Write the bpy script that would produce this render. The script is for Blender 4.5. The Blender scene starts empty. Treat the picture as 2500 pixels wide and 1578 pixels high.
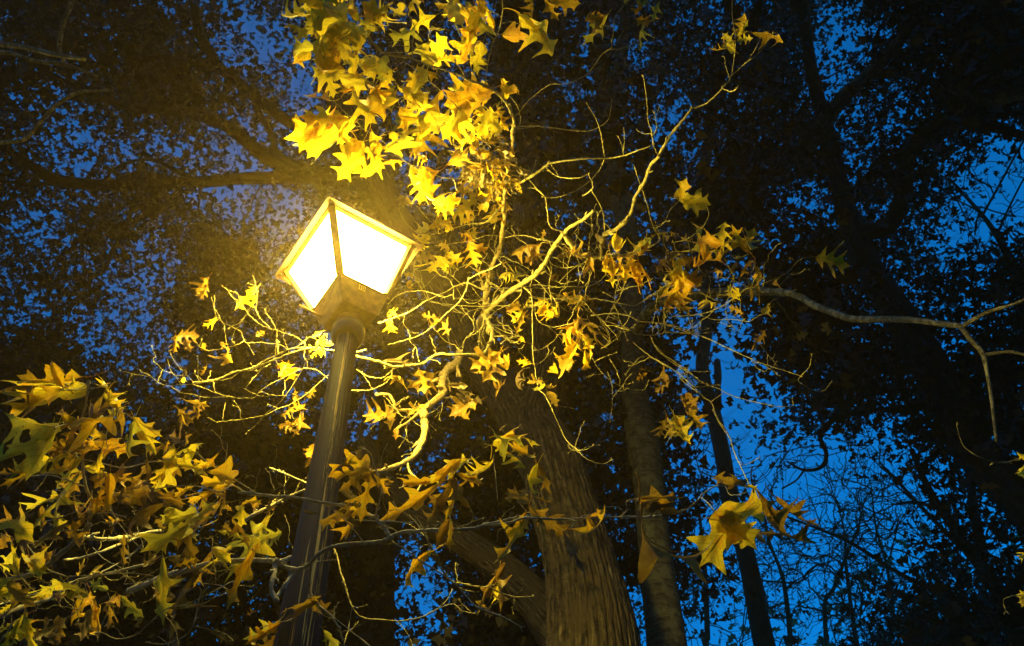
import bpy, math, random, zlib
import numpy as np
from mathutils import Matrix, Vector
from mathutils.geometry import delaunay_2d_cdt
random.seed(7); RNG = np.random.default_rng(7)
scene = bpy.context.scene
C = scene.collection

# ------------------------------------------------------------------ camera
F = 1920.7; CX, CY = 1250.0, 789.0           # focal length and centre in photo pixels
CAM = np.array((0.0, 0.0, 1.55))
UPC = np.array((-0.108, -0.560, 0.821)); UPC /= np.linalg.norm(UPC)     # world up seen from the camera
FWD = np.array((0, 0, 1.0)); YW = FWD - UPC * (FWD @ UPC); YW /= np.linalg.norm(YW)
XW = np.cross(YW, UPC)
W = np.stack((XW, YW, UPC))                   # camera-space (x right, y down, z forward) -> world
cam = bpy.data.cameras.new("camera"); cam_ob = bpy.data.objects.new("camera", cam); C.objects.link(cam_ob)
cam.sensor_width = 36; cam.lens = 36 * F / 2500; cam.clip_start = 0.05; cam.clip_end = 2000
m = Matrix.Identity(4)
for i, ax in enumerate((W[:, 0], -W[:, 1], -W[:, 2])):
    for j in range(3): m[j][i] = ax[j]
for j in range(3): m[j][3] = CAM[j]
cam_ob.matrix_world = m
scene.camera = cam_ob

# ------------------------------------------------------------------ sky, dusk
SUN_EL, SUN_ROT = math.radians(4.0), math.radians(200)
world = bpy.data.worlds.new("World"); scene.world = world; world.use_nodes = True
nt = world.node_tree; nt.nodes.clear()
out = nt.nodes.new("ShaderNodeOutputWorld"); bg = nt.nodes.new("ShaderNodeBackground")
sky = nt.nodes.new("ShaderNodeTexSky"); sky.sky_type = 'NISHITA'; sky.sun_disc = False
sky.sun_elevation = SUN_EL; sky.sun_rotation = SUN_ROT
sky.altitude = 100; sky.air_density = 1.3; sky.dust_density = 0.2; sky.ozone_density = 10
hs = nt.nodes.new("ShaderNodeHueSaturation"); hs.inputs['Hue'].default_value = .482; hs.inputs['Saturation'].default_value = 1.15; hs.inputs['Value'].default_value = 1.0
nt.links.new(sky.outputs[0], hs.inputs['Color']); nt.links.new(hs.outputs[0], bg.inputs['Color'])
bg.inputs['Strength'].default_value = 0.15
nt.links.new(bg.outputs[0], out.inputs['Surface'])
sl = bpy.data.lights.new("last_light", 'SUN'); sl.energy = 0.01; sl.angle = math.radians(20); sl.color = (0.5, 0.65, 1.0)
so = bpy.data.objects.new("last_light", sl); C.objects.link(so)
so.rotation_euler = (math.radians(60), 0, math.radians(-20))
scene.view_settings.view_transform = 'Standard'; scene.view_settings.look = 'None'
scene.view_settings.gamma = 1; scene.view_settings.exposure = 2.0
EXPO = 2 ** scene.view_settings.exposure
scene.cycles.use_denoising = True
scene.cycles.max_bounces = 6; scene.cycles.volume_bounces = 0; scene.cycles.transparent_max_bounces = 6
scene.cycles.diffuse_bounces = 2; scene.cycles.glossy_bounces = 2; scene.cycles.sample_clamp_indirect = 4
scene.cycles.volume_step_rate = 5

# ------------------------------------------------------------------ helpers
FR = {'A': (650, 0, 2.923), 'C': (1100, 0, 2.3035), 'G': (950, 480, 2.9227), 'H': (1600, 480, 2.4511),
      'E': (0, 860, 2.1171), 'F': (600, 850, 2.0886), 'I': (1200, 1000, 2.63), 'K': (0, 0, 1.6893),
      'L': (1900, 0, 2.715), 'M': (1800, 1000, 2.63), 'N': (300, 650, 3.7067), 'D': (0, 0, 0.9632), 'S': (0, 0, 1)}
def rayc(x, y):
    v = np.array(((x - CX) / F, (y - CY) / F, 1.0)); return v / np.linalg.norm(v)
def P(x, y, r): return CAM + W @ (rayc(x, y) * r)
def proj(p):
    q = W.T @ (np.asarray(p) - CAM); return CX + F * q[0] / q[2], CY + F * q[1] / q[2], np.linalg.norm(q)
def parse(fr, s):
    x0, y0, k = FR[fr]
    a = np.array([[float(v) for v in t.split(',')] for t in s.split()])
    a[:, 0] = x0 + a[:, 0] / k; a[:, 1] = y0 + a[:, 1] / k
    return a
def smooth(a, n=4):
    a = np.asarray(a, float)
    if len(a) < 3:
        t = np.linspace(0, 1, n + 1)[:, None]; return a[0] * (1 - t) + a[-1] * t
    b = np.vstack((2 * a[0] - a[1], a, 2 * a[-1] - a[-2])); o = []
    for i in range(1, len(b) - 2):
        for j in range(n):
            t = j / n
            o.append(.5 * (2 * b[i] + (b[i + 1] - b[i - 1]) * t + (2 * b[i - 1] - 5 * b[i] + 4 * b[i + 1] - b[i + 2]) * t * t + (3 * b[i] - b[i - 1] - 3 * b[i + 1] + b[i + 2]) * t ** 3))
    o.append(a[-1]); return np.array(o)
class MB:
    def __init__(s): s.v = []; s.f = []; s.n = 0; s.uv = []
    def add(s, v, f, uv=None):
        s.v.append(np.asarray(v, float)); s.f += [tuple(i + s.n for i in q) for q in f]
        s.uv.append(np.zeros((len(v), 2)) if uv is None else uv); s.n += len(v)
    def tube(s, pts, rad, sides=6, cap=True, ridge=None):
        pts = np.asarray(pts, float); n = len(pts); rad = np.broadcast_to(rad, (n,))
        t = np.gradient(pts, axis=0); t /= np.linalg.norm(t, axis=1)[:, None] + 1e-12
        u = np.cross(t[0], (0.3, 0.5, 0.8)); u /= np.linalg.norm(u); V = []; UVs = []
        L = np.concatenate(([0], np.cumsum(np.linalg.norm(np.diff(pts, axis=0), axis=1))))
        ang = np.arange(sides) / sides * 2 * np.pi
        for i in range(n):
            u = u - t[i] * (u @ t[i]); u /= np.linalg.norm(u); w = np.cross(t[i], u)
            rr = rad[i] * (np.ones(sides) if ridge is None else ridge(ang, L[i]))
            V.append(pts[i] + (np.outer(np.cos(ang) * rr, u) + np.outer(np.sin(ang) * rr, w)))
            UVs.append(np.stack((ang / (2 * np.pi) * 1.0, np.full(sides, L[i])), 1))
        f = []
        for i in range(n - 1):
            for j in range(sides):
                k = (j + 1) % sides
                f.append((i * sides + j, i * sides + k, (i + 1) * sides + k, (i + 1) * sides + j))
        if cap:
            f.append(tuple(range(sides))[::-1]); f.append(tuple((n - 1) * sides + j for j in range(sides)))
        s.add(np.concatenate(V), f, np.concatenate(UVs))
    def box(s, c, h, R=np.eye(3)):
        v = np.array([(x, y, z) for x in (-1, 1) for y in (-1, 1) for z in (-1, 1)]) * h
        s.add(v @ R.T + c, [(0, 1, 3, 2), (4, 6, 7, 5), (0, 4, 5, 1), (2, 3, 7, 6), (0, 2, 6, 4), (1, 5, 7, 3)])
    def build(s, name, mat, parent=None, smoothed=True):
        me = bpy.data.meshes.new(name)
        V = np.concatenate(s.v); nf = len(s.f)
        me.vertices.add(len(V)); me.vertices.foreach_set('co', V.astype(np.float32).ravel())
        ls = np.fromiter((len(q) for q in s.f), int, nf); lv = np.fromiter((i for q in s.f for i in q), int, ls.sum())
        me.loops.add(len(lv)); me.loops.foreach_set('vertex_index', lv)
        me.polygons.add(nf); st = np.concatenate(([0], np.cumsum(ls)[:-1]))
        me.polygons.foreach_set('loop_start', st); me.polygons.foreach_set('loop_total', ls)
        me.polygons.foreach_set('use_smooth', np.full(nf, smoothed))
        uvl = me.uv_layers.new(name='UVMap'); UV = np.concatenate(s.uv)
        uvl.data.foreach_set('uv', UV[lv].astype(np.float32).ravel())
        me.update(); me.validate()
        if mat is not None: me.materials.append(mat)
        o = bpy.data.objects.new(name, me); C.objects.link(o)
        if parent is not None: o.parent = parent
        return o
def tag(o, label=None, cat=None, group=None, kind=None):
    for k, v in (('label', label), ('category', cat), ('group', group), ('kind', kind)):
        if v: o[k] = v
    return o
def empty(name, loc, label, cat, group=None):
    o = bpy.data.objects.new(name, None); C.objects.link(o); o.location = loc; o.empty_display_size = .2
    bpy.context.view_layer.update()
    return tag(o, label, cat, group)
def keep(ob, root):      # child meshes are written in world coordinates
    ob.parent = root; ob.matrix_parent_inverse = Matrix.Translation(root.location).inverted(); return ob

# ------------------------------------------------------------------ materials
def nmat(name):
    m = bpy.data.materials.new(name); m.use_nodes = True; n = m.node_tree
    for x in list(n.nodes):
        if x.type == 'BSDF_PRINCIPLED': n.nodes.remove(x)
    return m, n, next(x for x in n.nodes if x.type == 'OUTPUT_MATERIAL')
def ramp(n, stops):
    r = n.nodes.new('ShaderNodeValToRGB'); e = r.color_ramp.elements
    while len(e) < len(stops): e.new(.5)
    for q, (p, c) in zip(e, stops): q.position = p; q.color = (*c, 1)
    return r
def bark(name, stops, scale=(40, 40, 6), bump=.6, bscale=1.0, uv=False, rough=.85, moss=None):
    m, n, o = nmat(name)
    tc = n.nodes.new('ShaderNodeTexCoord'); mp = n.nodes.new('ShaderNodeMapping'); mp.inputs['Scale'].default_value = scale
    n.links.new(tc.outputs['UV' if uv else 'Object'], mp.inputs[0])
    nz = n.nodes.new('ShaderNodeTexNoise'); nz.inputs['Scale'].default_value = 1; nz.inputs['Detail'].default_value = 7; nz.inputs['Roughness'].default_value = .65
    n.links.new(mp.outputs[0], nz.inputs['Vector'])
    r = ramp(n, stops); n.links.new(nz.outputs[0], r.inputs[0])
    col = r.outputs[0]
    if uv:
        m3 = n.nodes.new('ShaderNodeMapping'); m3.inputs['Scale'].default_value = (scale[0] * .55, scale[1] * 5, 1); n.links.new(tc.outputs['UV'], m3.inputs[0])
        n3 = n.nodes.new('ShaderNodeTexNoise'); n3.inputs['Scale'].default_value = 1; n3.inputs['Detail'].default_value = 8; n3.inputs['Roughness'].default_value = .7; n3.inputs['Distortion'].default_value = .6
        n.links.new(m3.outputs[0], n3.inputs['Vector']); r3 = ramp(n, [(.4, (.3, .3, .3)), (.6, (1.25, 1.25, 1.2))]); n.links.new(n3.outputs[0], r3.inputs[0])
        m4 = n.nodes.new('ShaderNodeMix'); m4.data_type = 'RGBA'; m4.blend_type = 'MULTIPLY'; m4.inputs[0].default_value = 1; n.links.new(col, m4.inputs[6]); n.links.new(r3.outputs[0], m4.inputs[7]); col = m4.outputs[2]
    if moss:
        n2 = n.nodes.new('ShaderNodeTexNoise'); n2.inputs['Scale'].default_value = moss[1]; n2.inputs['Detail'].default_value = 5
        n.links.new(tc.outputs['Object'], n2.inputs['Vector'])
        r2 = ramp(n, [(.5, (0, 0, 0)), (.62, (1, 1, 1))]); n.links.new(n2.outputs[0], r2.inputs[0])
        mx = n.nodes.new('ShaderNodeMix'); mx.data_type = 'RGBA'; n.links.new(r2.outputs[0], mx.inputs[0])
        n.links.new(col, mx.inputs[6]); mx.inputs[7].default_value = (*moss[0], 1); col = mx.outputs[2]
    b = n.nodes.new('ShaderNodeBsdfPrincipled'); b.inputs['Roughness'].default_value = rough; b.inputs['Specular IOR Level'].default_value = .25
    n.links.new(col, b.inputs['Base Color'])
    bp = n.nodes.new('ShaderNodeBump'); bp.inputs['Strength'].default_value = bump; bp.inputs['Distance'].default_value = .01 * bscale
    if uv:
        ah = n.nodes.new('ShaderNodeMath'); ah.operation = 'ADD'; n.links.new(nz.outputs[0], ah.inputs[0]); n.links.new(n3.outputs[0], ah.inputs[1]); n.links.new(ah.outputs[0], bp.inputs['Height'])
    else: n.links.new(nz.outputs[0], bp.inputs['Height'])
    n.links.new(bp.outputs[0], b.inputs['Normal'])
    n.links.new(b.outputs[0], o.inputs[0]); return m
def leafmat(name, c1, c2, c3, trans=.5, tboost=1.0):
    m, n, o = nmat(name)
    tc = n.nodes.new('ShaderNodeTexCoord'); oi = n.nodes.new('ShaderNodeObjectInfo')
    ad = n.nodes.new('ShaderNodeVectorMath'); ad.operation = 'ADD'; cm = n.nodes.new('ShaderNodeCombineXYZ')
    ml = n.nodes.new('ShaderNodeMath'); ml.operation = 'MULTIPLY'; ml.inputs[1].default_value = 37
    n.links.new(oi.outputs['Random'], ml.inputs[0]); n.links.new(ml.outputs[0], cm.inputs[0]); n.links.new(ml.outputs[0], cm.inputs[2])
    n.links.new(tc.outputs['Object'], ad.inputs[0]); n.links.new(cm.outputs[0], ad.inputs[1])
    nz = n.nodes.new('ShaderNodeTexNoise'); nz.inputs['Scale'].default_value = 3.2; nz.inputs['Detail'].default_value = 5; nz.inputs['Roughness'].default_value = .6
    n.links.new(ad.outputs[0], nz.inputs['Vector'])
    r = ramp(n, [(.38, c1), (.55, c2), (.68, c3)]); n.links.new(nz.outputs[0], r.inputs[0])
    # small dark spots
    vz = n.nodes.new('ShaderNodeTexNoise'); vz.inputs['Scale'].default_value = 26; vz.inputs['Detail'].default_value = 2
    n.links.new(ad.outputs[0], vz.inputs['Vector'])
    r2 = ramp(n, [(.66, (1, 1, 1)), (.74, (.35, .2, .1))]); n.links.new(vz.outputs[0], r2.inputs[0])
    mx = n.nodes.new('ShaderNodeMix'); mx.data_type = 'RGBA'; mx.blend_type = 'MULTIPLY'; mx.inputs[0].default_value = 1
    n.links.new(r.outputs[0], mx.inputs[6]); n.links.new(r2.outputs[0], mx.inputs[7])
    # veins from the leaf's own UV (u across, v along)
    sp = n.nodes.new('ShaderNodeSeparateXYZ'); n.links.new(tc.outputs['UV'], sp.inputs[0])
    ab = n.nodes.new('ShaderNodeMath'); ab.operation = 'ABSOLUTE'; n.links.new(sp.outputs[0], ab.inputs[0])
    k = n.nodes.new('ShaderNodeMath'); k.operation = 'MULTIPLY_ADD'; k.inputs[1].default_value = -.8; n.links.new(ab.outputs[0], k.inputs[0]); n.links.new(sp.outputs[1], k.inputs[2])
    fr = n.nodes.new('ShaderNodeMath'); fr.operation = 'PINGPONG'; fr.inputs[1].default_value = .07; n.links.new(k.outputs[0], fr.inputs[0])
    mn = n.nodes.new('ShaderNodeMath'); mn.operation = 'MINIMUM'; n.links.new(fr.outputs[0], mn.inputs[0]); n.links.new(ab.outputs[0], mn.inputs[1])
    vr = n.nodes.new('ShaderNodeMapRange'); vr.inputs[1].default_value = .002; vr.inputs[2].default_value = .014; vr.inputs[3].default_value = .72; vr.inputs[4].default_value = 1
    n.links.new(mn.outputs[0], vr.inputs[0])
    vm = n.nodes.new('ShaderNodeVectorMath'); vm.operation = 'SCALE'; n.links.new(mx.outputs[2], vm.inputs[0]); n.links.new(vr.outputs[0], vm.inputs['Scale'])
    d = n.nodes.new('ShaderNodeBsdfPrincipled'); d.inputs['Roughness'].default_value = .5; d.inputs['Specular IOR Level'].default_value = .35
    t = n.nodes.new('ShaderNodeBsdfTranslucent'); s = n.nodes.new('ShaderNodeMixShader'); s.inputs[0].default_value = trans
    n.links.new(vm.outputs[0], d.inputs['Base Color']); n.links.new(vm.outputs[0], t.inputs[0])
    bp = n.nodes.new('ShaderNodeBump'); bp.inputs['Strength'].default_value = .35; bp.inputs['Distance'].default_value = .004
    n.links.new(mn.outputs[0], bp.inputs['Height']); n.links.new(bp.outputs[0], d.inputs['Normal'])
    n.links.new(d.outputs[0], s.inputs[1]); n.links.new(t.outputs[0], s.inputs[2]); n.links.new(s.outputs[0], o.inputs[0]); return m
M = {}
M['twig'] = bark('twig_bark', [(.3, (.09, .07, .022)), (.5, (.3, .26, .095)), (.7, (.5, .44, .19))], (60, 60, 60), .8, .4)
M['pale'] = bark('lamplit_pale_twig_bark', [(.3, (.2, .17, .09)), (.5, (.48, .44, .26)), (.7, (.66, .62, .42))], (60, 60, 60), .8, .4)  # paler copy of twig bark: lamplight on the near boughs painted into its colour
M['mossy'] = bark('mossy_twig_bark', [(.3, (.1, .08, .03)), (.5, (.32, .24, .09)), (.7, (.5, .4, .16))], (70, 70, 70), 1, .8)
M['trunk'] = bark('ridged_trunk_bark', [(.38, (.014, .01, .005)), (.5, (.08, .06, .028)), (.62, (.2, .155, .075))], (60, 2.4, 1), 1, 6, uv=True, moss=((.08, .058, .025), 7))
M['greybark'] = bark('smooth_grey_bark', [(.3, (.03, .025, .012)), (.5, (.07, .06, .028)), (.7, (.12, .105, .055))], (12, 9, 1), .8, 1.6, uv=True, moss=((.1, .095, .045), 14))
M['limbbark'] = bark('lichened_limb_bark', [(.3, (.08, .07, .035)), (.5, (.18, .16, .085)), (.7, (.28, .25, .15))], (8, 12, 1), .8, 1.6, uv=True, moss=((.32, .3, .18), 16))
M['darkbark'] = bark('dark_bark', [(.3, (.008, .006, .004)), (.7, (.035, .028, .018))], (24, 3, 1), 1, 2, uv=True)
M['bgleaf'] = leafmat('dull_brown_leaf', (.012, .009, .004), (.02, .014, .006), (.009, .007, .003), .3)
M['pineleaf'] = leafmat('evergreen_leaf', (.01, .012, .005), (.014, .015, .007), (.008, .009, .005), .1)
M['y'] = leafmat('yellow_leaf', (.74, .62, .035), (.8, .6, .03), (.78, .42, .02), .55)
M['o'] = leafmat('orange_leaf', (.74, .52, .02), (.7, .4, .015), (.42, .19, .012), .5)
M['g'] = leafmat('green_yellow_leaf', (.56, .54, .06), (.68, .56, .045), (.62, .42, .03), .6)
M['d'] = leafmat('brown_leaf', (.4, .27, .03), (.28, .16, .02), (.12, .065, .015), .5)
M['b'] = leafmat('dry_grey_leaf', (.2, .16, .07), (.14, .1, .045), (.07, .045, .02), .3)

# ------------------------------------------------------------------ lantern pose (fitted)
w = np.array((0.63244934, 0.42929269, -1.68728318)); LT = np.array((-0.67429651, -0.08037593, 3.27258089))
th = np.linalg.norm(w); k = w / th; K = np.array([[0, -k[2], k[1]], [k[2], 0, -k[0]], [-k[1], k[0], 0]])
LR = W @ (np.eye(3) + np.sin(th) * K + (1 - np.cos(th)) * K @ K); LO = CAM + W @ LT
def LP(x, y, z): return LO + LR @ np.array((x, y, z))
HR, GR, BR, CR, H1, H2, H3 = .33, .278, .1515, .111, .335, .124, .055
LAMP_C = LP(0, 0, .2)

def metal(name, col, rough=.45, streak=False, metallic=.0, bump=.15):
    m, n, o = nmat(name)
    tc = n.nodes.new('ShaderNodeTexCoord'); mp = n.nodes.new('ShaderNodeMapping'); mp.inputs['Scale'].default_value = (15, .7, 1) if streak else (30, 30, 30)
    n.links.new(tc.outputs['UV' if streak else 'Object'], mp.inputs[0])
    nz = n.nodes.new('ShaderNodeTexNoise'); nz.inputs['Scale'].default_value = 1; nz.inputs['Detail'].default_value = 8; nz.inputs['Roughness'].default_value = .7 if streak else .5
    n.links.new(mp.outputs[0], nz.inputs['Vector'])
    b = n.nodes.new('ShaderNodeBsdfPrincipled'); b.inputs['Metallic'].default_value = metallic; b.inputs['Specular IOR Level'].default_value = .25 if streak else .5
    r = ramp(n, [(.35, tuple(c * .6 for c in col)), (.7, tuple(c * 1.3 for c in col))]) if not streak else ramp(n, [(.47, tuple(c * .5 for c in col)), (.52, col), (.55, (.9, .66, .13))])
    n.links.new(nz.outputs[0], r.inputs[0]); n.links.new(r.outputs[0], b.inputs['Base Color'])
    rr = n.nodes.new('ShaderNodeMapRange'); rr.inputs[3].default_value = rough - .12; rr.inputs[4].default_value = rough + .2
    n.links.new(nz.outputs[0], rr.inputs[0]); n.links.new(rr.outputs[0], b.inputs['Roughness'])
    bp = n.nodes.new('ShaderNodeBump'); bp.inputs['Strength'].default_value = bump; bp.inputs['Distance'].default_value = .004
    n.links.new(nz.outputs[0], bp.inputs['Height']); n.links.new(bp.outputs[0], b.inputs['Normal'])
    n.links.new(b.outputs[0], o.inputs[0]); return m
M['paint'] = metal('bronze_painted_metal', (.3, .18, .03), .55)
M['hoodpaint'] = metal('brown_hood_paint', (.045, .02, .003), .6)
M['postpaint'] = metal('weathered_black_paint_gold_highlight', (.02, .015, .008), .5, True, bump=.9)
M['ring'] = metal('dark_collar_metal', (.05, .043, .03), .4)
M['plate'] = metal('yellow_tag', (.9, .7, .1), .5)
M['ink'] = metal('black_ink', (.015, .012, .01), .6)
gm, n, o = nmat('lit_milky_glass'); em = n.nodes.new('ShaderNodeEmission')
LAMP = 265.0
em.inputs[0].default_value = (1, .765, .13, 1); em.inputs[1].default_value = LAMP / EXPO
n.links.new(em.outputs[0], o.inputs[0]); gm.cycles.emission_sampling = 'FRONT'; M['glass'] = gm

def corners(r, z): return [LP(r, 0, z), LP(0, r, z), LP(-r, 0, z), LP(0, -r, z)]
def frustum(mb, r0, z0, r1, z1):
    v = corners(r0, z0) + corners(r1, z1)
    mb.add(v, [(0, 1, 5, 4), (1, 2, 6, 5), (2, 3, 7, 6), (3, 0, 4, 7), (3, 2, 1, 0), (4, 5, 6, 7)])
def bar(mb, a, b, w, t, out):
    a = np.array(a); b = np.array(b); d = b - a; L = np.linalg.norm(d); d /= L
    out = out - d * (out @ d); out /= np.linalg.norm(out); s = np.cross(d, out)
    R = np.stack((s, out, d), 1); mb.box((a + b) / 2, (w / 2, t / 2, L / 2), R)

def norm_(v): return v / np.linalg.norm(v)
# pole line: through the neck, seen in the photo along this line
n1 = rayc(*(np.array((813, 818)) / .9632)); n2 = rayc(*(np.array((737, 1279)) / .9632)); nn = np.cross(n1, n2); nn /= np.linalg.norm(nn)
nc = LT + (W.T @ LR) @ np.array((0, 0, -H2 - H3 - .03)); nc = nc - nn * (nc @ nn)
pd = -UPC + nn * (UPC @ nn); pd /= np.linalg.norm(pd)
PT = CAM + W @ nc; PD = W @ pd
Lg = (PT[2] + .05) / -PD[2]; PB = PT + PD * Lg
root = empty('street_lamp', (PB[0], PB[1], 0), 'glowing square lantern on a dark weathered post, tag with 10 on its base', 'street lamp')
# post, fluted
mb = MB(); ss = np.concatenate((np.linspace(0, 2.2, 60), np.linspace(2.3, Lg, 20)))
def flute(a, L): return 1 + .012 * np.cos(a * 8) + .012 * np.sin(a * 5 + L * 3) + .008 * np.sin(a * 17 + L * 9)
def post_r(s):
    q = W.T @ (PT + PD * min(s, 1.5) - CAM); yd = (CY + F * q[1] / q[2]) * .9632
    return (50 + (yd - 818) * .0787) / .9632 / 2 / F * q[2]
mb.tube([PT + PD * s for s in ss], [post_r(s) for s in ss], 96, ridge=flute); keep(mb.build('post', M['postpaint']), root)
# painted gold highlight over worn streaks, right of the post's face towards the path
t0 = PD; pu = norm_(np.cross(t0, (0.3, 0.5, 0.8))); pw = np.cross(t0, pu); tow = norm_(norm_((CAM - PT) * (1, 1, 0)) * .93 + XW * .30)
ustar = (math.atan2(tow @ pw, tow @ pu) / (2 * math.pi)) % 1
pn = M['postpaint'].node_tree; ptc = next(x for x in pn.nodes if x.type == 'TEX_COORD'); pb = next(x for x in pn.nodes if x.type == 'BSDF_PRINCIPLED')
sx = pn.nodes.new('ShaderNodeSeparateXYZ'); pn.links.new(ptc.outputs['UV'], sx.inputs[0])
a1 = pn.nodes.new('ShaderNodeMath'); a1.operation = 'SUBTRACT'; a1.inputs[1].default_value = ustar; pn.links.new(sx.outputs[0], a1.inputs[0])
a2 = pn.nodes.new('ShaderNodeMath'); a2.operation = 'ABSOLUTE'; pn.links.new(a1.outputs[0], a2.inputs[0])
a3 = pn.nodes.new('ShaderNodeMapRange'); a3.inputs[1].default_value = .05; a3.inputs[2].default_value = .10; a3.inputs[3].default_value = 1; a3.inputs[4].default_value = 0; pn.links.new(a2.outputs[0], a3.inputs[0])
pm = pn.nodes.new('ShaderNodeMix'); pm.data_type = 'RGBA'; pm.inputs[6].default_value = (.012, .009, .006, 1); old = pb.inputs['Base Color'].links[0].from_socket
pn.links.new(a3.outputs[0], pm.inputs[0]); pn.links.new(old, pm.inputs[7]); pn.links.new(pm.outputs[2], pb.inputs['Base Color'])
for inp, lo, hi in (('Roughness', .6, .4), ('Metallic', 0, .85)):     # the side with the painted highlight is smooth and shiny
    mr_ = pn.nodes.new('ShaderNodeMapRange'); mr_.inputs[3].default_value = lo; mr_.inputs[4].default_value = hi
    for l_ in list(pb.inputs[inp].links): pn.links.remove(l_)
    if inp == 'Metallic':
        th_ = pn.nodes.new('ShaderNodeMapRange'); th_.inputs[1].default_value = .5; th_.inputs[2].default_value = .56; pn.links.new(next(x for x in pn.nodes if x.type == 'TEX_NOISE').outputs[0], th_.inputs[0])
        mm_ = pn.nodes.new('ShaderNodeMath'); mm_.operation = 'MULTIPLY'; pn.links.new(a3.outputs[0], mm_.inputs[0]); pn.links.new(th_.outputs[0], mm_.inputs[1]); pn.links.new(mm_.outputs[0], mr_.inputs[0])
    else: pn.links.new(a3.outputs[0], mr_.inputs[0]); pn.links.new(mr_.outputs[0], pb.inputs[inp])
mb = MB(); mb.tube([PT + PD * s for s in (-.035, -.03, .02, .03, .035, .045)], [.05, .064, .066, .06, .058, .05], 40)
ring = keep(mb.build('collar', M['ring']), root)
mb = MB(); mb.tube([PT - PD * .045, PT - PD * .02, PT + PD * .0, PT + PD * .012], [.052, .056, .057, .057], 40)
a = LP(0, 0, -H2 + .01); mb.tube([a, a * .6 + (PT - PD * .03) * .4, PT - PD * .02], [.052, .053, .056], 40)
keep(mb.build('neck', M['paint']), root)
for q in ((.9,), (2.3,), (-.5,)):
    e1 = np.cross(PD, -CAM + PT); e1 /= np.linalg.norm(e1); e2 = np.cross(PD, e1)
    v = e1 * math.cos(q[0] + 3.6) + e2 * math.sin(q[0] + 3.6); c = PT - PD * .012 + v * .056
    mb = MB(); mb.tube([c, c + v * .004, c + v * .007], [.005, .005, .003], 8); keep(mb.build('screw', M['ring']), root)
# base box under the glass

mb = MB(); frustum(mb, CR, -H2, BR + .004, -.002); base = keep(mb.build('lantern_base', M['paint'], smoothed=False), root)
base_bev = base.modifiers.new('b', 'BEVEL'); base_bev.width = .004; base_bev.segments = 2
mb = MB()
for q in range(4):
    a = corners(CR + .002, -H2)[q]; b = corners(BR + .006, 0)[q]; ctr = LP(0, 0, -.06); bar(mb, a, b, .006, .004, a - ctr)
keep(mb.build('base_seam', M['paint'], smoothed=False), root)
# corner posts, top and bottom rails
mb = MB(); ctr = LP(0, 0, H1 / 2)
cb = corners(BR + .002, 0); ct = corners(GR + .002, H1)
for q in range(4): 
    bar(mb, cb[q], ct[q], .032, .018, (cb[q] + ct[q]) / 2 - ctr)
    bar(mb, cb[q], cb[(q + 1) % 4], .012, .012, (cb[q] + cb[(q + 1) % 4]) / 2 - ctr)
    bar(mb, ct[q], ct[(q + 1) % 4], .014, .014, (ct[q] + ct[(q + 1) % 4]) / 2 - ctr)
fr_ = keep(mb.build('lantern_frame', M['paint'], smoothed=False), root)
for q in range(4):
    r = (q + 1) % 4
    cb2 = corners(BR - .006, .004); ct2 = corners(GR - .006, H1 - .004)
    ci = LP(0, 0, H1 / 2); v = [cb2[q], cb2[r], ct2[r], ct2[q]]
    nn_ = np.cross(v[1] - v[0], v[3] - v[0]); nn_ /= np.linalg.norm(nn_)
    if nn_ @ (v[0] - ci) < 0: nn_ = -nn_
    vi = [x - nn_ * .004 for x in v]
    mb = MB(); mb.add(v + vi, [(0, 1, 2, 3), (7, 6, 5, 4), (0, 4, 5, 1), (1, 5, 6, 2), (2, 6, 7, 3), (3, 7, 4, 0)])
    keep(mb.build('glass_pane', M['glass'], smoothed=False), root)
# hood: flat flange with folded rim, low pyramid above
mb = MB(); frustum(mb, HR, H1 + .006, HR, H1 + .012)
R4 = corners(HR, H1 + .004)
for q in range(4):
    a, b = R4[q], R4[(q + 1) % 4]; bar(mb, a, b, .010, .022, LP(0, 0, 1) - LP(0, 0, 0))
frustum(mb, HR - .004, H1 + .0125, .06, H1 + .15)
frustum(mb, .05, H1 + .15, .03, H1 + .19)
hood = keep(mb.build('hood', M['hoodpaint'], smoothed=False), root)
mb = MB(); R5 = corners(HR - .022, H1 + .003)
for q in range(4):
    mb = MB(); mb.tube([R5[q] + (LP(0, 0, 1) - LP(0, 0, 0)) * .003, R5[q] - (LP(0, 0, 1) - LP(0, 0, 0)) * .004], [.006, .005], 10); keep(mb.build('screw', M['ring']), hood)
# thin bright rod hinged below the far pane
mb = MB(); zb = FR_B = (640, 440, 3.3045)
a = P(640 + 298 / 3.3045, 440 + 1008 / 3.3045, 3.28); b = P(640 + 600 / 3.3045, 440 + 1168 / 3.3045, 3.30)
mb.tube([a, (a + b) / 2, b], .006, 8); keep(mb.build('hinge_rod', M['paint']), root)
# number tag on the right front face of the base
u0 = corners(CR, -H2); u1 = corners(BR + .004, -.002)
ex = (u1[1] - u1[0]); ex /= np.linalg.norm(ex); mid = lambda s, t: (u0[0] * (1 - s) + u0[1] * s) * (1 - t) + (u1[0] * (1 - s) + u1[1] * s) * t
ey = mid(.5, 1) - mid(.5, 0); ey /= np.linalg.norm(ey); ez = np.cross(ex, ey)
if ez @ (mid(.5, .5) - LP(0, 0, -.06)) < 0: ez = -ez
c = mid(.46, .80) + ez * .004
R = np.stack((ex, ey, ez), 1)
mb = MB(); mb.box(c, (.016, .014, .0012), R); plate = keep(mb.build('number_tag', M['plate'], smoothed=False), root)
cu = bpy.data.curves.new('t', 'FONT'); cu.body = '10'; cu.size = .026; cu.align_x = 'CENTER'; cu.align_y = 'CENTER'; cu.extrude = .0004
to = bpy.data.objects.new('t', cu); C.objects.link(to); dg = bpy.context.evaluated_depsgraph_get(); tm = bpy.data.meshes.new_from_object(to.evaluated_get(dg))
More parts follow.
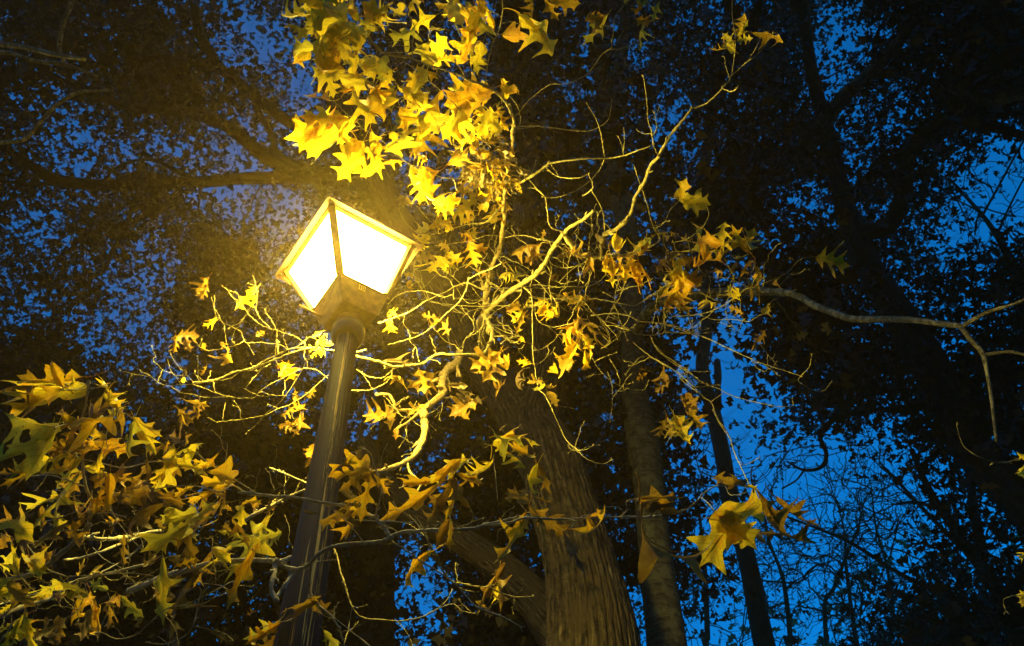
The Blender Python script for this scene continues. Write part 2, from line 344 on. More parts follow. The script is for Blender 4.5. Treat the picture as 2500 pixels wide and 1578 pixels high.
bpy.data.objects.remove(to)
V = np.array([v.co[:] for v in tm.vertices]); flip = -1 if np.linalg.det(R) < 0 else 1
V = (V * (1, 1, 1)) @ R.T + c + ez * .0022
mb = MB(); mb.add(V, [tuple(p.vertices) for p in tm.polygons]); keep(mb.build('number', M['ink'], smoothed=False), plate).matrix_parent_inverse = plate.matrix_world.inverted() if False else Matrix.Identity(4)

# ------------------------------------------------------------------ leaves: shapes
OUT = [
 [(0, 0), (.04, .05), (.12, .13), (.19, .29), (.23, .36), (.27, .24), (.31, .11), (.36, .08), (.42, .13), (.52, .36), (.62, .50), (.62, .38), (.59, .26), (.58, .16), (.62, .09), (.68, .08), (.76, .19), (.87, .28), (.84, .15), (.87, .06), (1, 0)],
 [(0, 0), (.03, .10), (.1, .19), (.22, .26), (.29, .25), (.35, .17), (.42, .2), (.5, .36), (.6, .52), (.61, .40), (.62, .25), (.68, .16), (.75, .19), (.86, .32), (.84, .18), (.9, .07), (1, 0)],
 [(0, 0), (.01, .11), (.08, .23), (.22, .31), (.37, .28), (.46, .18), (.54, .15), (.64, .24), (.78, .40), (.78, .27), (.79, .15), (.86, .06), (1, .0)],
 [(0, 0), (.05, .04), (.2, .10), (.33, .14), (.40, .32), (.47, .44), (.48, .30), (.5, .14), (.55, .07), (.64, .06), (.7, .12), (.8, .25), (.79, .12), (.84, .05), (1, 0)],
 [(0, 0), (.04, .09), (.15, .2), (.3, .26), (.45, .22), (.5, .16), (.58, .19), (.68, .33), (.7, .2), (.73, .1), (.82, .08), (1, 0)],
]
def leaf_mesh(kind, ky, kx, fold, seed):
    rr = random.Random(seed); o = OUT[kind]
    pts = []
    for side in (1, -1):
        s_ = []
        for (t, x) in o: s_.append((min(1, max(0, t + rr.uniform(-.025, .025) * (0 < t < 1))), side * x * rr.uniform(.8, 1.15) * (1.0)))
        s_ = [tuple(q) for q in smooth(np.array(s_), 3)]
        pts += s_[:-1] if side == 1 else s_[::-1][:-1]
    n0 = len(pts); edges = [(i, (i + 1) % n0) for i in range(n0)]
    poly = np.array(pts)
    def inside(x, y):
        c = False; j = n0 - 1
        for i in range(n0):
            if ((poly[i, 0] > y) != (poly[j, 0] > y)) and x < (poly[j, 1] - poly[i, 1]) * (y - poly[i, 0]) / (poly[j, 0] - poly[i, 0]) + poly[i, 1]: c = not c
            j = i
        return c
    inner = [(y, 0.0) for y in np.arange(.05, .97, .06)]
    for y in np.arange(.03, 1, .055):
        for x in np.arange(-.5, .51, .055):
            if abs(x) > .03 and inside(x, y) and np.min(np.hypot(poly[:, 0] - y, poly[:, 1] - x)) > .022: inner.append((y, x))
    allp = [Vector((x, y)) for (y, x) in pts + inner]
    v, e, f, *_ = delaunay_2d_cdt(allp, edges, [list(range(n0))], 1, 1e-5)
    V = []; UVs = []
    ph = [rr.uniform(0, 6.28) for _ in range(6)]
    for q in v:
        x, y = q.x, q.y; ax = abs(x)
        th = kx * ax * (1 + .5 * y); xx = math.copysign((math.sin(th) / kx) if abs(kx) > .01 else ax, x); zz = (1 - math.cos(th)) / kx if abs(kx) > .01 else 0
        zz += fold * ax + .035 * math.sin(5 * y + ph[0] + 3 * x) + .03 * math.sin(9 * x + ph[1] + 4 * y) + .018 * math.sin(17 * y + ph[2]) * ax * 4 + .012 * math.sin(23 * x + 13 * y + ph[3])
        yy = y; a = ky * yy
        if abs(ky) > .01: Y = math.sin(a) / ky - zz * math.sin(a); Z = (1 - math.cos(a)) / ky + zz * math.cos(a)
        else: Y, Z = yy, zz
        xx += .12 * math.sin(2.2 * y + ph[4]) * y
        V.append((xx, Y, Z)); UVs.append((x, y))
    mb = MB(); mb.add(np.array(V), [tuple(q) for q in f], np.array(UVs))
    # petiole
    pp = smooth([(0, 0.03, .0), (0, -.1, .01), (.02 * math.sin(ph[5]), -.2, .03), (.04 * math.sin(ph[5]), -.28, .07)], 3)
    mb.tube(pp, [.009] * len(pp), 5)
    mr = [(.12 * math.sin(2.2 * y + ph[4]) * y, (math.sin(ky * y) / ky if abs(ky) > .01 else y), ((1 - math.cos(ky * y)) / ky if abs(ky) > .01 else 0) + (.035 * math.sin(5 * y + ph[0]) + .03 * math.sin(ph[1] + 4 * y) + .012 * math.sin(13 * y + ph[3])) * 1 - .004) for y in np.linspace(0, .9, 9)]
    mb.tube(mr, np.linspace(.008, .002, 9), 4)
    return mb
VAR = {}
def variant(kind, curl, seed):
    key = (kind, curl, seed)
    if key not in VAR:
        rr = random.Random(zlib.crc32(repr(key).encode()) % 9999)
        ky = {'f': rr.uniform(-.8, .8), 'c': rr.choice((-1, 1)) * rr.uniform(1.1, 2.0), 's': rr.choice((-1, 1)) * rr.uniform(1.9, 2.8)}[curl]
        kx = {'f': rr.uniform(-.3, 1.8), 'c': rr.uniform(1.0, 3.2), 's': rr.uniform(2.2, 4.5)}[curl]
        mb = leaf_mesh(kind, ky, kx, rr.uniform(.0, .35), zlib.crc32(repr(key).encode()) % 7777)
        VAR[key] = (mb, ky)
    return VAR[key]
MESH = {}
def norm(v): return v / (np.linalg.norm(v) + 1e-12)
class Tree:
    """a thing: traced boughs in photo pixels with their own distances, and leaves"""
    def __init__(s, name, loc, label, cat='tree', group=None):
        s.root = empty(name, loc, label, cat, group); s.reg = []; s.leaves = []; s.tips = []; s.slim = 1.0; s.ext = 1.0
    def near(s, x, y, lim=16):
        if not s.reg: return None
        a = np.array(s.reg); d = np.hypot(a[:, 0] - x, a[:, 1] - y); i = d.argmin()
        return a[i] if d[i] < lim else None
    def trace(s, mb, fr, w0, w1, pts, r0=None, r1=None, sides=7, knots=True, dr=.22, tip=True, n=5):
        a = parse(fr, pts)[:, :2]; k = FR[fr][2]
        if r0 is None:
            q = s.near(*a[0]); r0 = q[2] if q is not None else None
            if q is not None and len(a) > 2: a[0] = q[:2]
        if r1 is None:
            q = s.near(*a[-1]); r1 = q[2] if q is not None else None
        if r0 is None and r1 is None: r0 = s.default
        if r0 is None: r0 = r1 + random.uniform(-dr, dr)
        if r1 is None: r1 = r0 + random.uniform(-dr, dr)
        L = np.concatenate(([0], np.cumsum(np.hypot(*np.diff(a, axis=0).T)))); t = L / L[-1]
        if knots and len(a) > 3: a[1:-1] += RNG.normal(0, 1.3, (len(a) - 2, 2))
        b = np.column_stack((a, r0 + (r1 - r0) * t, (w0 + (w1 - w0) * t) / k * ((.74 if w0 < 14 else .95) if knots else 1)))
        b = smooth(b, n)
        tt = np.linspace(0, 1, len(b)); amp = min(.02 * r0, L[-1] / F * r0 * .12)
        b[:, 2] += amp * np.sin(tt * math.pi * 2 + random.uniform(0, 6)) * np.sin(tt * math.pi)
        jit = .0008 * F / r0 * .35
        if knots: b[1:-1, :2] += RNG.normal(0, .45, (len(b) - 2, 2)) * min(1, L[-1] / 40)
        p3 = np.array([P(x, y, r) for x, y, r, _ in b])
        rad = np.array([max(wd, 1.2) / 2 / F * r * rayc(x, y)[2] for x, y, r, wd in b])
        if knots:
            kn = RNG.random(len(b)) < .22
            rad = rad * (1 + .35 * kn + RNG.normal(0, .06, len(b)))
        mb.tube(p3, rad, sides)
        if knots and tip:   # small buds
            for i in np.nonzero(kn)[0]:
                if 0 < i < len(b) - 1 and random.random() < .6:
                    d = norm(p3[i + 1] - p3[i]); u = norm(np.cross(d, RNG.normal(size=3))); l = max(rad[i] * 2.2, .006)
                    mb.tube([p3[i], p3[i] + (u + d * .7) * l * .6, p3[i] + (u + d * 1.3) * l], [rad[i] * .6, rad[i] * .55, rad[i] * .15], 4)
            d = norm(p3[-1] - p3[-2])
            for _ in range(2): 
                u = norm(d * 2 + RNG.normal(size=3) * .7); mb.tube([p3[-1], p3[-1] + u * .006, p3[-1] + u * .012], [rad[-1], rad[-1] * 1.3, rad[-1] * .3], 5)
        for x, y, r, _ in b: s.reg.append((x, y, r))
        s.tips.append(b)
    def sprout(s, mb, n, box, lx=(30, 95), w=2.0, up=1.0, sub=.35):
        pool = [q for q in s.reg if box[0] < q[0] < box[2] and box[1] < q[1] < box[3]]
        if not pool: return
        for _ in range(n):
            x, y, r = random.choice(pool); a = random.gauss(-math.pi / 2, 1.1 / up) if random.random() < .75 else random.uniform(0, 6.28); L = random.uniform(*lx); cv = random.choice((-1, 1)) * random.uniform(.15, .8)
            pts = [(x, y)]; m_ = 5
            for i in range(m_): aa = a + cv * i / m_ + random.gauss(0, .16); pts.append((pts[-1][0] + L / m_ * math.cos(aa), pts[-1][1] + L / m_ * math.sin(aa)))
            s.trace(mb, 'S', w, w * .7, ' '.join('%.1f,%.1f' % p for p in pts), r, r + random.uniform(-.2, .2), sides=5, n=3)
            if random.random() < sub:
                p = pts[3]; a2 = a + random.choice((-1, 1)) * .8; l2 = L * .3
                s.trace(mb, 'S', w * .8, w * .6, '%.1f,%.1f %.1f,%.1f %.1f,%.1f' % (p[0], p[1], p[0] + l2 * .5 * math.cos(a2), p[1] + l2 * .5 * math.sin(a2), p[0] + l2 * math.cos(a2 - .3), p[1] + l2 * math.sin(a2 - .3)), r, r, sides=5, n=3)
    def leaf(s, fr, spec, r=None, dr=0.0, mat='y', spread=.12):
        """spec: 'bx,by,tx,ty[,code]' code letters: kind digit, curl f/c/s, colour y/o/g/d/b, e = edge-on"""
        x0, y0, k = FR[fr]
        for t in spec.split():
            q = t.split(','); bx, by, tx, ty = (float(v) for v in q[:4]); code = q[4] if len(q) > 4 else ''
            bx, tx = x0 + bx / k, x0 + tx / k; by, ty = y0 + by / k, y0 + ty / k
            tx = bx + (tx - bx) * s.ext; ty = by + (ty - by) * s.ext + .06 * abs(tx - bx)
            col = next((c for c in code if c in 'yogdb'), None) or random.choice(mat)
            kind = next((int(c) for c in code if c.isdigit()), random.choice((0, 1, 1, 2, 3, 0, 4)))
            curl = next((c for c in code if c in 'fcs'), random.choice('ffccs'))
            rb = r
            if rb is None:
                nb = s.near(bx, by, 60); rb = nb[2] if nb is not None else s.default
            rb += random.uniform(-spread, spread) * .5; rt = rb + random.uniform(-1, 1) * spread + dr
            s.put(P(bx, by, rb), P(tx, ty, rt), kind, curl, col, roll=(random.choice((-1, 1)) * random.uniform(60, 80)) if 'e' in code else random.uniform(-38, 38))
    def put(s, B, T, kind, curl, col, roll=0.0, wf=None):
        mb, ky = variant(kind, curl, random.randrange(4)); B = np.array(B); T = np.array(T)
        y = norm(T - B); L = np.linalg.norm(T - B)
        tipy = (math.sin(ky) / ky, (1 - math.cos(ky)) / ky); Lm = math.hypot(*tipy); ph = math.atan2(tipy[1], tipy[0])
        v = norm(CAM - B); z = norm(v - y * (v @ y)); x = np.cross(y, z)
        a = math.radians(roll); z2 = z * math.cos(a) + x * math.sin(a); x2 = np.cross(y, z2)
        # rotate about x so the chord points to the tip
        yy = y * math.cos(ph) - z2 * math.sin(ph); zz = y * math.sin(ph) + z2 * math.cos(ph)
        sc = L / max(Lm, .45); wf = (wf or random.uniform(.45, .8)) * s.slim * (.65 if curl == 's' else 1)
        R = np.stack((x2 * sc * wf, yy * sc, zz * sc), 1)
        s.leaves.append((kind, curl, mb, R, B, col, sc / np.linalg.norm(B - CAM)))
    def finish(s, cap=100):
        s.leaves.sort(key=lambda q: -q[6])
        for kind, curl, mb, R, B, col, _ in s.leaves[:cap]:
            me = MESH.get((id(mb)))
            if me is None:
                o = mb.build('leaf', None); me = o.data; me.materials.append(M['y']); MESH[id(mb)] = me; o.name = 'leaf'
            else:
                o = bpy.data.objects.new('leaf', me); C.objects.link(o)
            mm = Matrix.Identity(4)
            for i in range(3):
                for j in range(3): mm[i][j] = R[i, j]
                mm[i][3] = B[i]
            o.parent = s.root; o.matrix_parent_inverse = Matrix.Translation(s.root.location).inverted(); o.matrix_basis = mm
            o.material_slots[0].link = 'OBJECT'; o.material_slots[0].material = M[col]
        rest = s.leaves[cap:]
        if rest:
            big = MB(); cols = 'yogdb'; idx = []
            for kind, curl, mb, R, B, col, _ in rest:
                V = np.concatenate(mb.v) @ R.T + B; big.add(V, mb.f, np.concatenate(mb.uv)); idx += [cols.index(col)] * len(mb.f)
            o = keep(big.build('leaves', None), s.root)
            for c in cols: o.data.materials.append(M[c])
            o.data.polygons.foreach_set('material_index', idx); tag(o, kind='stuff')
# ------------------------------------------------------------------ ground
gm_ = bark('leaf_litter', [(.3, (.02, .015, .008)), (.55, (.07, .05, .02)), (.75, (.14, .1, .04))], (3, 3, 3), 1, 6)
gv = []; gf = []; NG = 70
for i in range(NG):
    for j in range(NG):
        x = (i / (NG - 1) - .5); y = (j / (NG - 1) - .5); x = math.copysign(abs(2 * x) ** 2.2, x) * 320; y = math.copysign(abs(2 * y) ** 2.2, y) * 320
        gv.append((x, y, .05 * math.sin(x * .7) * math.cos(y * .6) + .25 * math.sin(x * .09 + 1) * math.sin(y * .11) - .05 if math.hypot(x, y) > 6 else 0.0))
gf = [(i * NG + j, (i + 1) * NG + j, (i + 1) * NG + j + 1, i * NG + j + 1) for i in range(NG - 1) for j in range(NG - 1)]
mb = MB(); mb.add(gv, gf); tag(mb.build('ground', gm_), kind='structure')

# ------------------------------------------------------------------ background trees
def el_r(x, y, D, rmax):
    d = W @ rayc(x, y); return min(D / max(math.hypot(d[0], d[1]), .02), rmax)
def wood(seed, amp=.03, fine=24):
    g = np.random.default_rng(seed); p = g.uniform(0, 6.28, 8); kk = (3, 5, 8, 13, fine)
    def f(a, L):
        r = np.ones_like(a)
        for i, k_ in enumerate(kk): r = r + amp * (.9, .7, .55, .5, .55)[i] * np.sin(k_ * a + p[i] + 1.1 * math.sin(L * (1.2 + .7 * i) + p[i]))
        return r
    return f
ALLT = []
def fissured(seed):
    g = np.random.default_rng(seed); p = g.uniform(0, 6.28, 8)
    def f(a, L):
        ph = 1.3 * math.sin(L * 1.7 + p[0]) + .8 * math.sin(L * 4.1 + p[1]) + .5 * np.sin(a * 3 + L * 2 + p[2])
        r1 = 1 - np.abs(np.sin(17 * a + ph)); r2 = 1 - np.abs(np.sin(26 * a - 1.2 * ph + 3 * np.sin(L * 3 + a * 2)))
        return 1 + .03 * np.sin(3 * a + p[3]) + .02 * np.sin(5 * a + L + p[4]) - .08 * r1 ** 3 - .055 * r2 ** 3 + .012 * np.sin(L * 19 + 9 * a) * np.sin(13 * a + p[5]) + .008 * np.sin(L * 43 + 21 * a)
    return f
class BG(Tree):
    def __init__(s, name, label, D, pts, rmax=24, mat='darkbark', sides=20, amp=.03, cat='tree', fine=24, group='dark trees behind the lamp'):
        a = parse('D', pts); a[:, 2] /= FR['D'][2]; rr = [el_r(x, y, D, rmax) for x, y, _ in a]
        b = smooth(np.column_stack((a[:, 0], a[:, 1], rr, a[:, 2])), 6)
        p3 = [P(x, y, r) for x, y, r, _ in b]; rad = [w_ / 2 / F * r * rayc(x, y)[2] for x, y, r, w_ in b]
        g = p3[0].copy(); s.base = np.array((g[0] + (p3[0] - p3[1])[0] * .5, g[1] + (p3[0] - p3[1])[1] * .5, -.1))
        dn = [s.base, s.base * .9 + p3[0] * .1, s.base * .5 + p3[0] * .5]
        p3 = dn + p3; rad = [rad[0] * 1.7, rad[0] * 1.3, rad[0] * 1.1] + rad
        # resample for ridge detail
        p3 = np.array(p3); p3 = smooth(p3, 6 if sides > 100 else 2); rad = np.interp(np.linspace(0, 1, len(p3)), np.linspace(0, 1, len(rad)), rad)
        super().__init__(name, (s.base[0], s.base[1], 0), label, cat, group)
        mb = MB(); mb.tube(p3, rad, sides, ridge=fissured(4) if sides > 100 else wood(len(ALLT) + 3, amp, fine)); keep(mb.build('trunk', M[mat]), s.root)
        s.mat = mat; s.default = D; s.amp = amp
        for x, y, r, _ in b: s.reg.append((x, y, r))
        s.limbs = [(p, q) for p, q in zip(p3[18 if sides > 100 else 6:], rad[18 if sides > 100 else 6:])]; s.p3 = p3; ALLT.append(s)
    def limb(s, pts, r1=None, r0=None, sides=12, mat=None, name='limb', amp=None):
        a = parse('D', pts); a[:, 2] /= FR['D'][2]
        if r0 is None:
            q = s.near(a[0, 0], a[0, 1], 140); r0 = q[2] if q is not None else s.default
            if q is not None: a = np.vstack(([q[0], q[1], a[0, 2]], a)) if math.hypot(q[0] - a[0, 0], q[1] - a[0, 1]) > 8 else a
        r1 = r1 or r0 * 1.05; L = np.concatenate(([0], np.cumsum(np.hypot(*np.diff(a[:, :2], axis=0).T)))); t = L / L[-1]
        b = smooth(np.column_stack((a[:, 0], a[:, 1], r0 + (r1 - r0) * t, a[:, 2])), 5)
        p3 = np.array([P(x, y, r) for x, y, r, _ in b]); rad = np.array([w_ / 2 / F * r * rayc(x, y)[2] for x, y, r, w_ in b]) * (1 + RNG.normal(0, .03, len(b)))
        mb = MB(); mb.tube(p3, rad, sides, ridge=wood(int(abs(a[0, 0])), amp or s.amp)); keep(mb.build(name, M[mat or s.mat]), s.root)
        for x, y, r, _ in b: s.reg.append((x, y, r))
        s.limbs += list(zip(p3, rad))
    def grow(s, nodes, leafy, bf=.35, tip=.0035, leaf_n=14, spread=.34, lsize=.13, lmat='bgleaf', rmaxr=.05, crown=True, attach=None):
        A = np.array(attach if attach is not None else [p for p, _ in s.limbs]); N = np.array(nodes)
        n0, n = len(A), len(N)
        if n == 0: return
        d = np.linalg.norm(N[:, None] - A[None], axis=2); par = d.argmin(1); best = d.min(1); pl = np.zeros(n0 + n); done = np.zeros(n, bool)
        pos = np.vstack((A, N)); order = []; parent = np.full(n, -1)
        for _ in range(n):
            c = np.where(done, 1e9, best); i = int(c.argmin()); done[i] = True; parent[i] = par[i]; order.append(i)
            pl[n0 + i] = pl[par[i]] + np.linalg.norm(N[i] - pos[par[i]])
            dd = np.linalg.norm(N - N[i], axis=1) + bf * pl[n0 + i]; u = (dd < best) & ~done
            best[u] = dd[u]; par[u] = n0 + i
        area = np.full(n0 + n, 0.0)
        for i in order[::-1]:
            if area[n0 + i] == 0: area[n0 + i] = tip ** 2.2
            area[parent[i]] += area[n0 + i]
        rad = area ** (1 / 2.2)
        mb = MB()
        for i in order:
            a, b = pos[parent[i]], N[i]; ra = min(rad[n0 + i] * 1.1, rmaxr); L = np.linalg.norm(b - a)
            if L < 1e-3: continue
            k_ = 3 if L < .5 else 5
            q = [a + (b - a) * j / k_ + (RNG.normal(0, .04 * L, 3) + np.array((0, 0, .05 * L))) * (0 < j < k_) for j in range(k_ + 1)]
            mb.tube(q, np.linspace(ra, ra * .8, k_ + 1), 5 if ra > .02 else 4, cap=False)
            # side twigs
            for _ in range(2):
                t = random.random(); c = a + (b - a) * t; v = norm(norm(b - a) + RNG.normal(0, .8, 3)) * random.uniform(.2, .55)
                mb.tube([c, c + v * .5 + RNG.normal(0, .03, 3), c + v], [tip, tip * .8, tip * .5], 3, cap=False)
        keep(mb.build('branches', M[s.mat]), s.root)
        if leafy is None or not crown: return
        lv = []; c_ = np.array(N)[np.asarray(leafy)]
        if len(c_) == 0: return
        nL = RNG.poisson(leaf_n, len(c_)); ctr = np.repeat(c_, nL, 0) + RNG.normal(0, spread, (nL.sum(), 3)) * (1, 1, .8)
        n_ = len(ctr); q = RNG.normal(size=(n_, 3)) * (1, 1, .7) + (0, 0, -.5); q /= np.linalg.norm(q, axis=1)[:, None]
        h = RNG.normal(size=(n_, 3)); u = np.cross(q, h); u /= np.linalg.norm(u, axis=1)[:, None]; w_ = np.cross(q, u)
        base = np.array([(0, 0), (.3, .4), (.42, .13), (.65, .36), (1, 0), (.72, -.12), (.55, -.38), (.45, -.1), (.2, -.3)]) - (.4, 0)
        sz = lsize * RNG.uniform(.55, 1.25, n_)
        V = ctr[:, None] + sz[:, None, None] * (base[None, :, 0, None] * q[:, None] + base[None, :, 1, None] * u[:, None] * RNG.uniform(.6, 1.2, n_)[:, None, None] + (np.abs(base[None, :, 1, None]) * .5 - base[None, :, 0, None] ** 2 * .6) * w_[:, None])
        nb = len(base); me = bpy.data.meshes.new('crown'); me.vertices.add(n_ * nb); me.vertices.foreach_set('co', V.astype(np.float32).ravel())
        me.loops.add(n_ * nb); me.loops.foreach_set('vertex_index', np.arange(n_ * nb)); me.polygons.add(n_)
        me.polygons.foreach_set('loop_start', np.arange(n_) * nb); me.polygons.foreach_set('loop_total', np.full(n_, nb)); me.update(); me.materials.append(M[lmat])
        o = bpy.data.objects.new('crown', me); C.objects.link(o); keep(o, s.root); return n_

T1 = BG('oak_tree', 'big forked oak with ridged brown bark beside the lamp, long lit twigs and yellow leaves', 4.3,
        '1405,1700,240 1394,1500,218 1366,1329,172 1325,1183,158 1290,1060,140 1262,1000,105 1285,900,86 1284,792,78 1250,660,66 1232,560,60 1240,334,56 1222,200,64 1208,60,70 1195,-160,80', rmax=13, mat='trunk', sides=260, amp=.026, group='trees lit by the lamp', fine=44)
T1.limb('1290,1100,140 1225,980,112 1150,880,84 1085,780,76 1010,650,70 940,520,62 880,400,56 820,260,50 770,100,44', r1=11, sides=80, mat='trunk', name='stem')
T1.limb('1345,1520,130 1270,1430,95 1190,1345,76 1090,1275,64 980,1210,58 900,1130,50 850,1040,44', r1=7.6, r0=6.1, sides=60, mat='trunk', name='limb')
T2 = BG('grey_bark_tree', 'slim straight tree with pale grey blotched bark, right of the big ridged trunk', 5.0,
        '1585,1700,112 1567,1500,93 1545,1329,80 1527,1146,72 1512,1036,78 1498,963,66 1490,860,56 1486,720,50 1480,600,48 1450,400,46 1420,200,42 1390,-100,38', rmax=18, mat='greybark', sides=60, amp=.014, group='trees lit by the lamp')
T2.limb('1488,790,29 1541,716,24 1639,695,23 1737,686,22 1836,688,19 1875,695,17 1914,718,16 1973,741,16 2013,751,17 2130,752,16 2209,761,14 2262,768,14', r1=4.9, mat='limbbark')
T2.limb('2262,768,12 2327,733,9 2408,706,7 2520,640,6', r1=4.8, mat='limbbark')
T2.limb('2258,767,12 2284,800,12 2311,832,12 2321,875,9 2331,934,8 2343,1040,6', r1=4.6, mat='limbbark')
T2.limb('2308,836,9 2366,828,8 2408,834,7 2520,860,6', r1=4.8, mat='limbbark')
T2.limb('1489,765,36 1450,790,30 1405,832,26', r1=8.6, mat='limbbark', name='limb')
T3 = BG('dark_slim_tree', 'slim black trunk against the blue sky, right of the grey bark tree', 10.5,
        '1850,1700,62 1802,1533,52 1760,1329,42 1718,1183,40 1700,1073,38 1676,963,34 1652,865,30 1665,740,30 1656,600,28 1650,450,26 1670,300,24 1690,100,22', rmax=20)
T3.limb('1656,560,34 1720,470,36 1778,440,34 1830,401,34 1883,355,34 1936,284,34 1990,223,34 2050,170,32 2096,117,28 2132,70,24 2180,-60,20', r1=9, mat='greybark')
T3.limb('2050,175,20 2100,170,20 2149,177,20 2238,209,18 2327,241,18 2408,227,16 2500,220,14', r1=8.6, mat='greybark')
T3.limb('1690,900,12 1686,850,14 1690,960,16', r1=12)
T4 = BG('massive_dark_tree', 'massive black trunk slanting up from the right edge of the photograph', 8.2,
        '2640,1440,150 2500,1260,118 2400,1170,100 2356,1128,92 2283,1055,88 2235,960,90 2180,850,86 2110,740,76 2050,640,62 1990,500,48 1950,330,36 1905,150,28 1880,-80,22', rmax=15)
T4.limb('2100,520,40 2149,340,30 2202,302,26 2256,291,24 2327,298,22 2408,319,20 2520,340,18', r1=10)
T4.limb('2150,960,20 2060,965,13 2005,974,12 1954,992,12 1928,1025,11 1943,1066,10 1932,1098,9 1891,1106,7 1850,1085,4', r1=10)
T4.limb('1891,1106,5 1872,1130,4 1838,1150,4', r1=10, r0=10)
T6 = BG('dark_spreading_tree', 'broad black tree behind the lamp post, its crooked limbs spreading left', 7.0,
        '885,1700,90 886,1500,86 884,1329,88 905,1200,84 915,1080,66 922,950,56 925,800,54 915,650,56 890,520,58 860,420,60 800,300,40 760,150,34 730,-40,30', rmax=15)
T6.limb('860,425,50 722,411,44 645,418,32 570,420,28 484,428,27 399,430,27 285,437,27 171,430,28 120,418,30 74,391,22 0,342,18 -90,290,16', r1=11)
T6.limb('850,430,50 760,415,50 701,399,44 627,370,36 542,302,30 456,268,26 393,262,22 300,250,18 200,215,15 90,160,12', r1=11)
T6.limb('850,380,40 760,325,34 678,285,30 599,228,28 513,160,27 416,143,22 330,120,16 220,100,12', r1=12)
T6.limb('515,162,24 480,100,24 467,74,24 456,0,22 450,-90,20', r1=12)
T6.limb('705,400,24 650,360,18 640,320,16 600,250,14', r1=11.5)
T6.limb('910,1210,60 985,1160,44 1050,1100,30 1100,1020,22', r1=9)
T6.limb('460,425,14 350,375,9 260,400,7', r1=11)
T6.limb('150,432,10 60,432,8 -60,420,6', r1=12)
# near limbs, top left, faintly lit
T9 = BG('oak_at_the_left', 'oak outside the left edge, pale brown limbs reaching in at the upper left', 4.6,
        '-620,1500,200 -600,1200,180 -560,900,150 -520,600,120 -480,350,90 -420,100,60', rmax=9, mat='trunk', sides=40, group='trees lit by the lamp')
T9.root.name = 'limbed_oak'
T9.limb('-500,450,30 -300,160,20 -120,80,16 0,103,13 57,111,12 125,128,11 200,140,7', r1=4.6, mat='limbbark')
T9.limb('-500,450,30 -300,260,20 -100,150,12 0,123,10 86,145,10 148,151,9 230,180,5', r1=6.2, mat='limbbark')
T9.limb('-500,450,30 -280,420,18 -120,350,12 0,336,10 57,328,10 97,285,9 137,245,9 188,217,8 257,214,6', r1=5.4, mat='limbbark')
T9.limb('150,148,10 140,114,11 148,57,11 171,0,11 190,-80,10', r1=6.2, r0=6.0, mat='limbbark')
T11 = BG('distant_top_tree', 'tall dark tree rising behind the big forked oak at the top of the photograph', 14,
        '1410,1750,44 1405,1400,40 1400,1100,36 1390,800,34 1400,500,34 1440,250,34 1480,0,30 1500,-160,26', rmax=22)
T11.limb('1400,480,20 1340,380,16 1300,300,14 1290,200,12', r1=19)
T11.limb('1410,420,20 1500,300,16 1560,180,13 1600,60,10', r1=20)
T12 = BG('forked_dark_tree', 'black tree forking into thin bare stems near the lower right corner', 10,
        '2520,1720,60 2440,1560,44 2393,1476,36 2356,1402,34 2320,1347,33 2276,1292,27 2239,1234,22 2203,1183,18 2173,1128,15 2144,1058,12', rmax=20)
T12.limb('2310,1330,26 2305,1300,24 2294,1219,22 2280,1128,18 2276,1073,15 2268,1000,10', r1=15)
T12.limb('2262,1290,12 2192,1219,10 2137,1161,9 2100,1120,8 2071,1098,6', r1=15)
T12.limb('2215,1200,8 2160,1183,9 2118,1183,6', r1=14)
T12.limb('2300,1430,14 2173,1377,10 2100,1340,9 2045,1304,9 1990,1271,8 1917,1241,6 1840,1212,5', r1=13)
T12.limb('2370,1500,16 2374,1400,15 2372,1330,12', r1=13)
# bare twigs of the upper right gap
T13 = BG('bare_twigged_tree', 'leafless tree with fine forked twigs in the blue gap at the right edge', 11,
        '2720,1500,70 2660,1200,60 2600,950,50 2540,800,40 2450,700,26 2385,620,17 2334,539,12 2302,497,9 2231,419,6', rmax=18)
T13.limb('2312,504,6 2355,426,5 2401,341,5 2440,280,4', r1=16)
T13.limb('2350,540,6 2365,505,5 2408,420,4 2450,360,3', r1=16)
T13.limb('2300,495,4 2250,470,3 2210,440,3', r1=16)
# saplings along the lower right, bare
SAP = [('1862,1540,13 1850,1420,11 1838,1350,9 1810,1275,6 1795,1200,4', 'thin sapling with spiky bare twigs just right of the slim black trunk', 15),
       ('1945,1540,11 1940,1420,10 1960,1385,9 1990,1310,7 2020,1235,5 2030,1190,3', 'thin crooked sapling standing in the middle of the blue gap at the lower right', 16),
       ('2020,1540,12 2003,1440,10 1990,1330,8 1985,1250,5 1965,1170,3', 'thin straight sapling left of the evergreen clump at the lower right', 17),
       ('1665,1540,14 1660,1400,12 1655,1300,9 1640,1180,6 1620,1080,4', 'thin leafy sapling between the grey bark tree and the slim black trunk', 14),
       ('1100,1560,14 1090,1450,11 1070,1350,9 1060,1250,6', 'small sapling seen between the dark trunk and the big ridged oak', 15),
       ('2090,1540,11 2100,1440,9 2085,1330,7 2060,1240,5 2050,1160,3', 'slender sapling with fanned twigs in front of the evergreen clump', 18)]
SP = []
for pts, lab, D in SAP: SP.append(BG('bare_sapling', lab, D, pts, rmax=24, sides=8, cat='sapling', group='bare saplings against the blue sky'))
T14 = BG('evergreen_clump', 'dark evergreen with a dense low crown in the lower right corner', 13, '2260,1760,50 2255,1600,44 2250,1500,36 2245,1420,20', rmax=20, cat='evergreen')

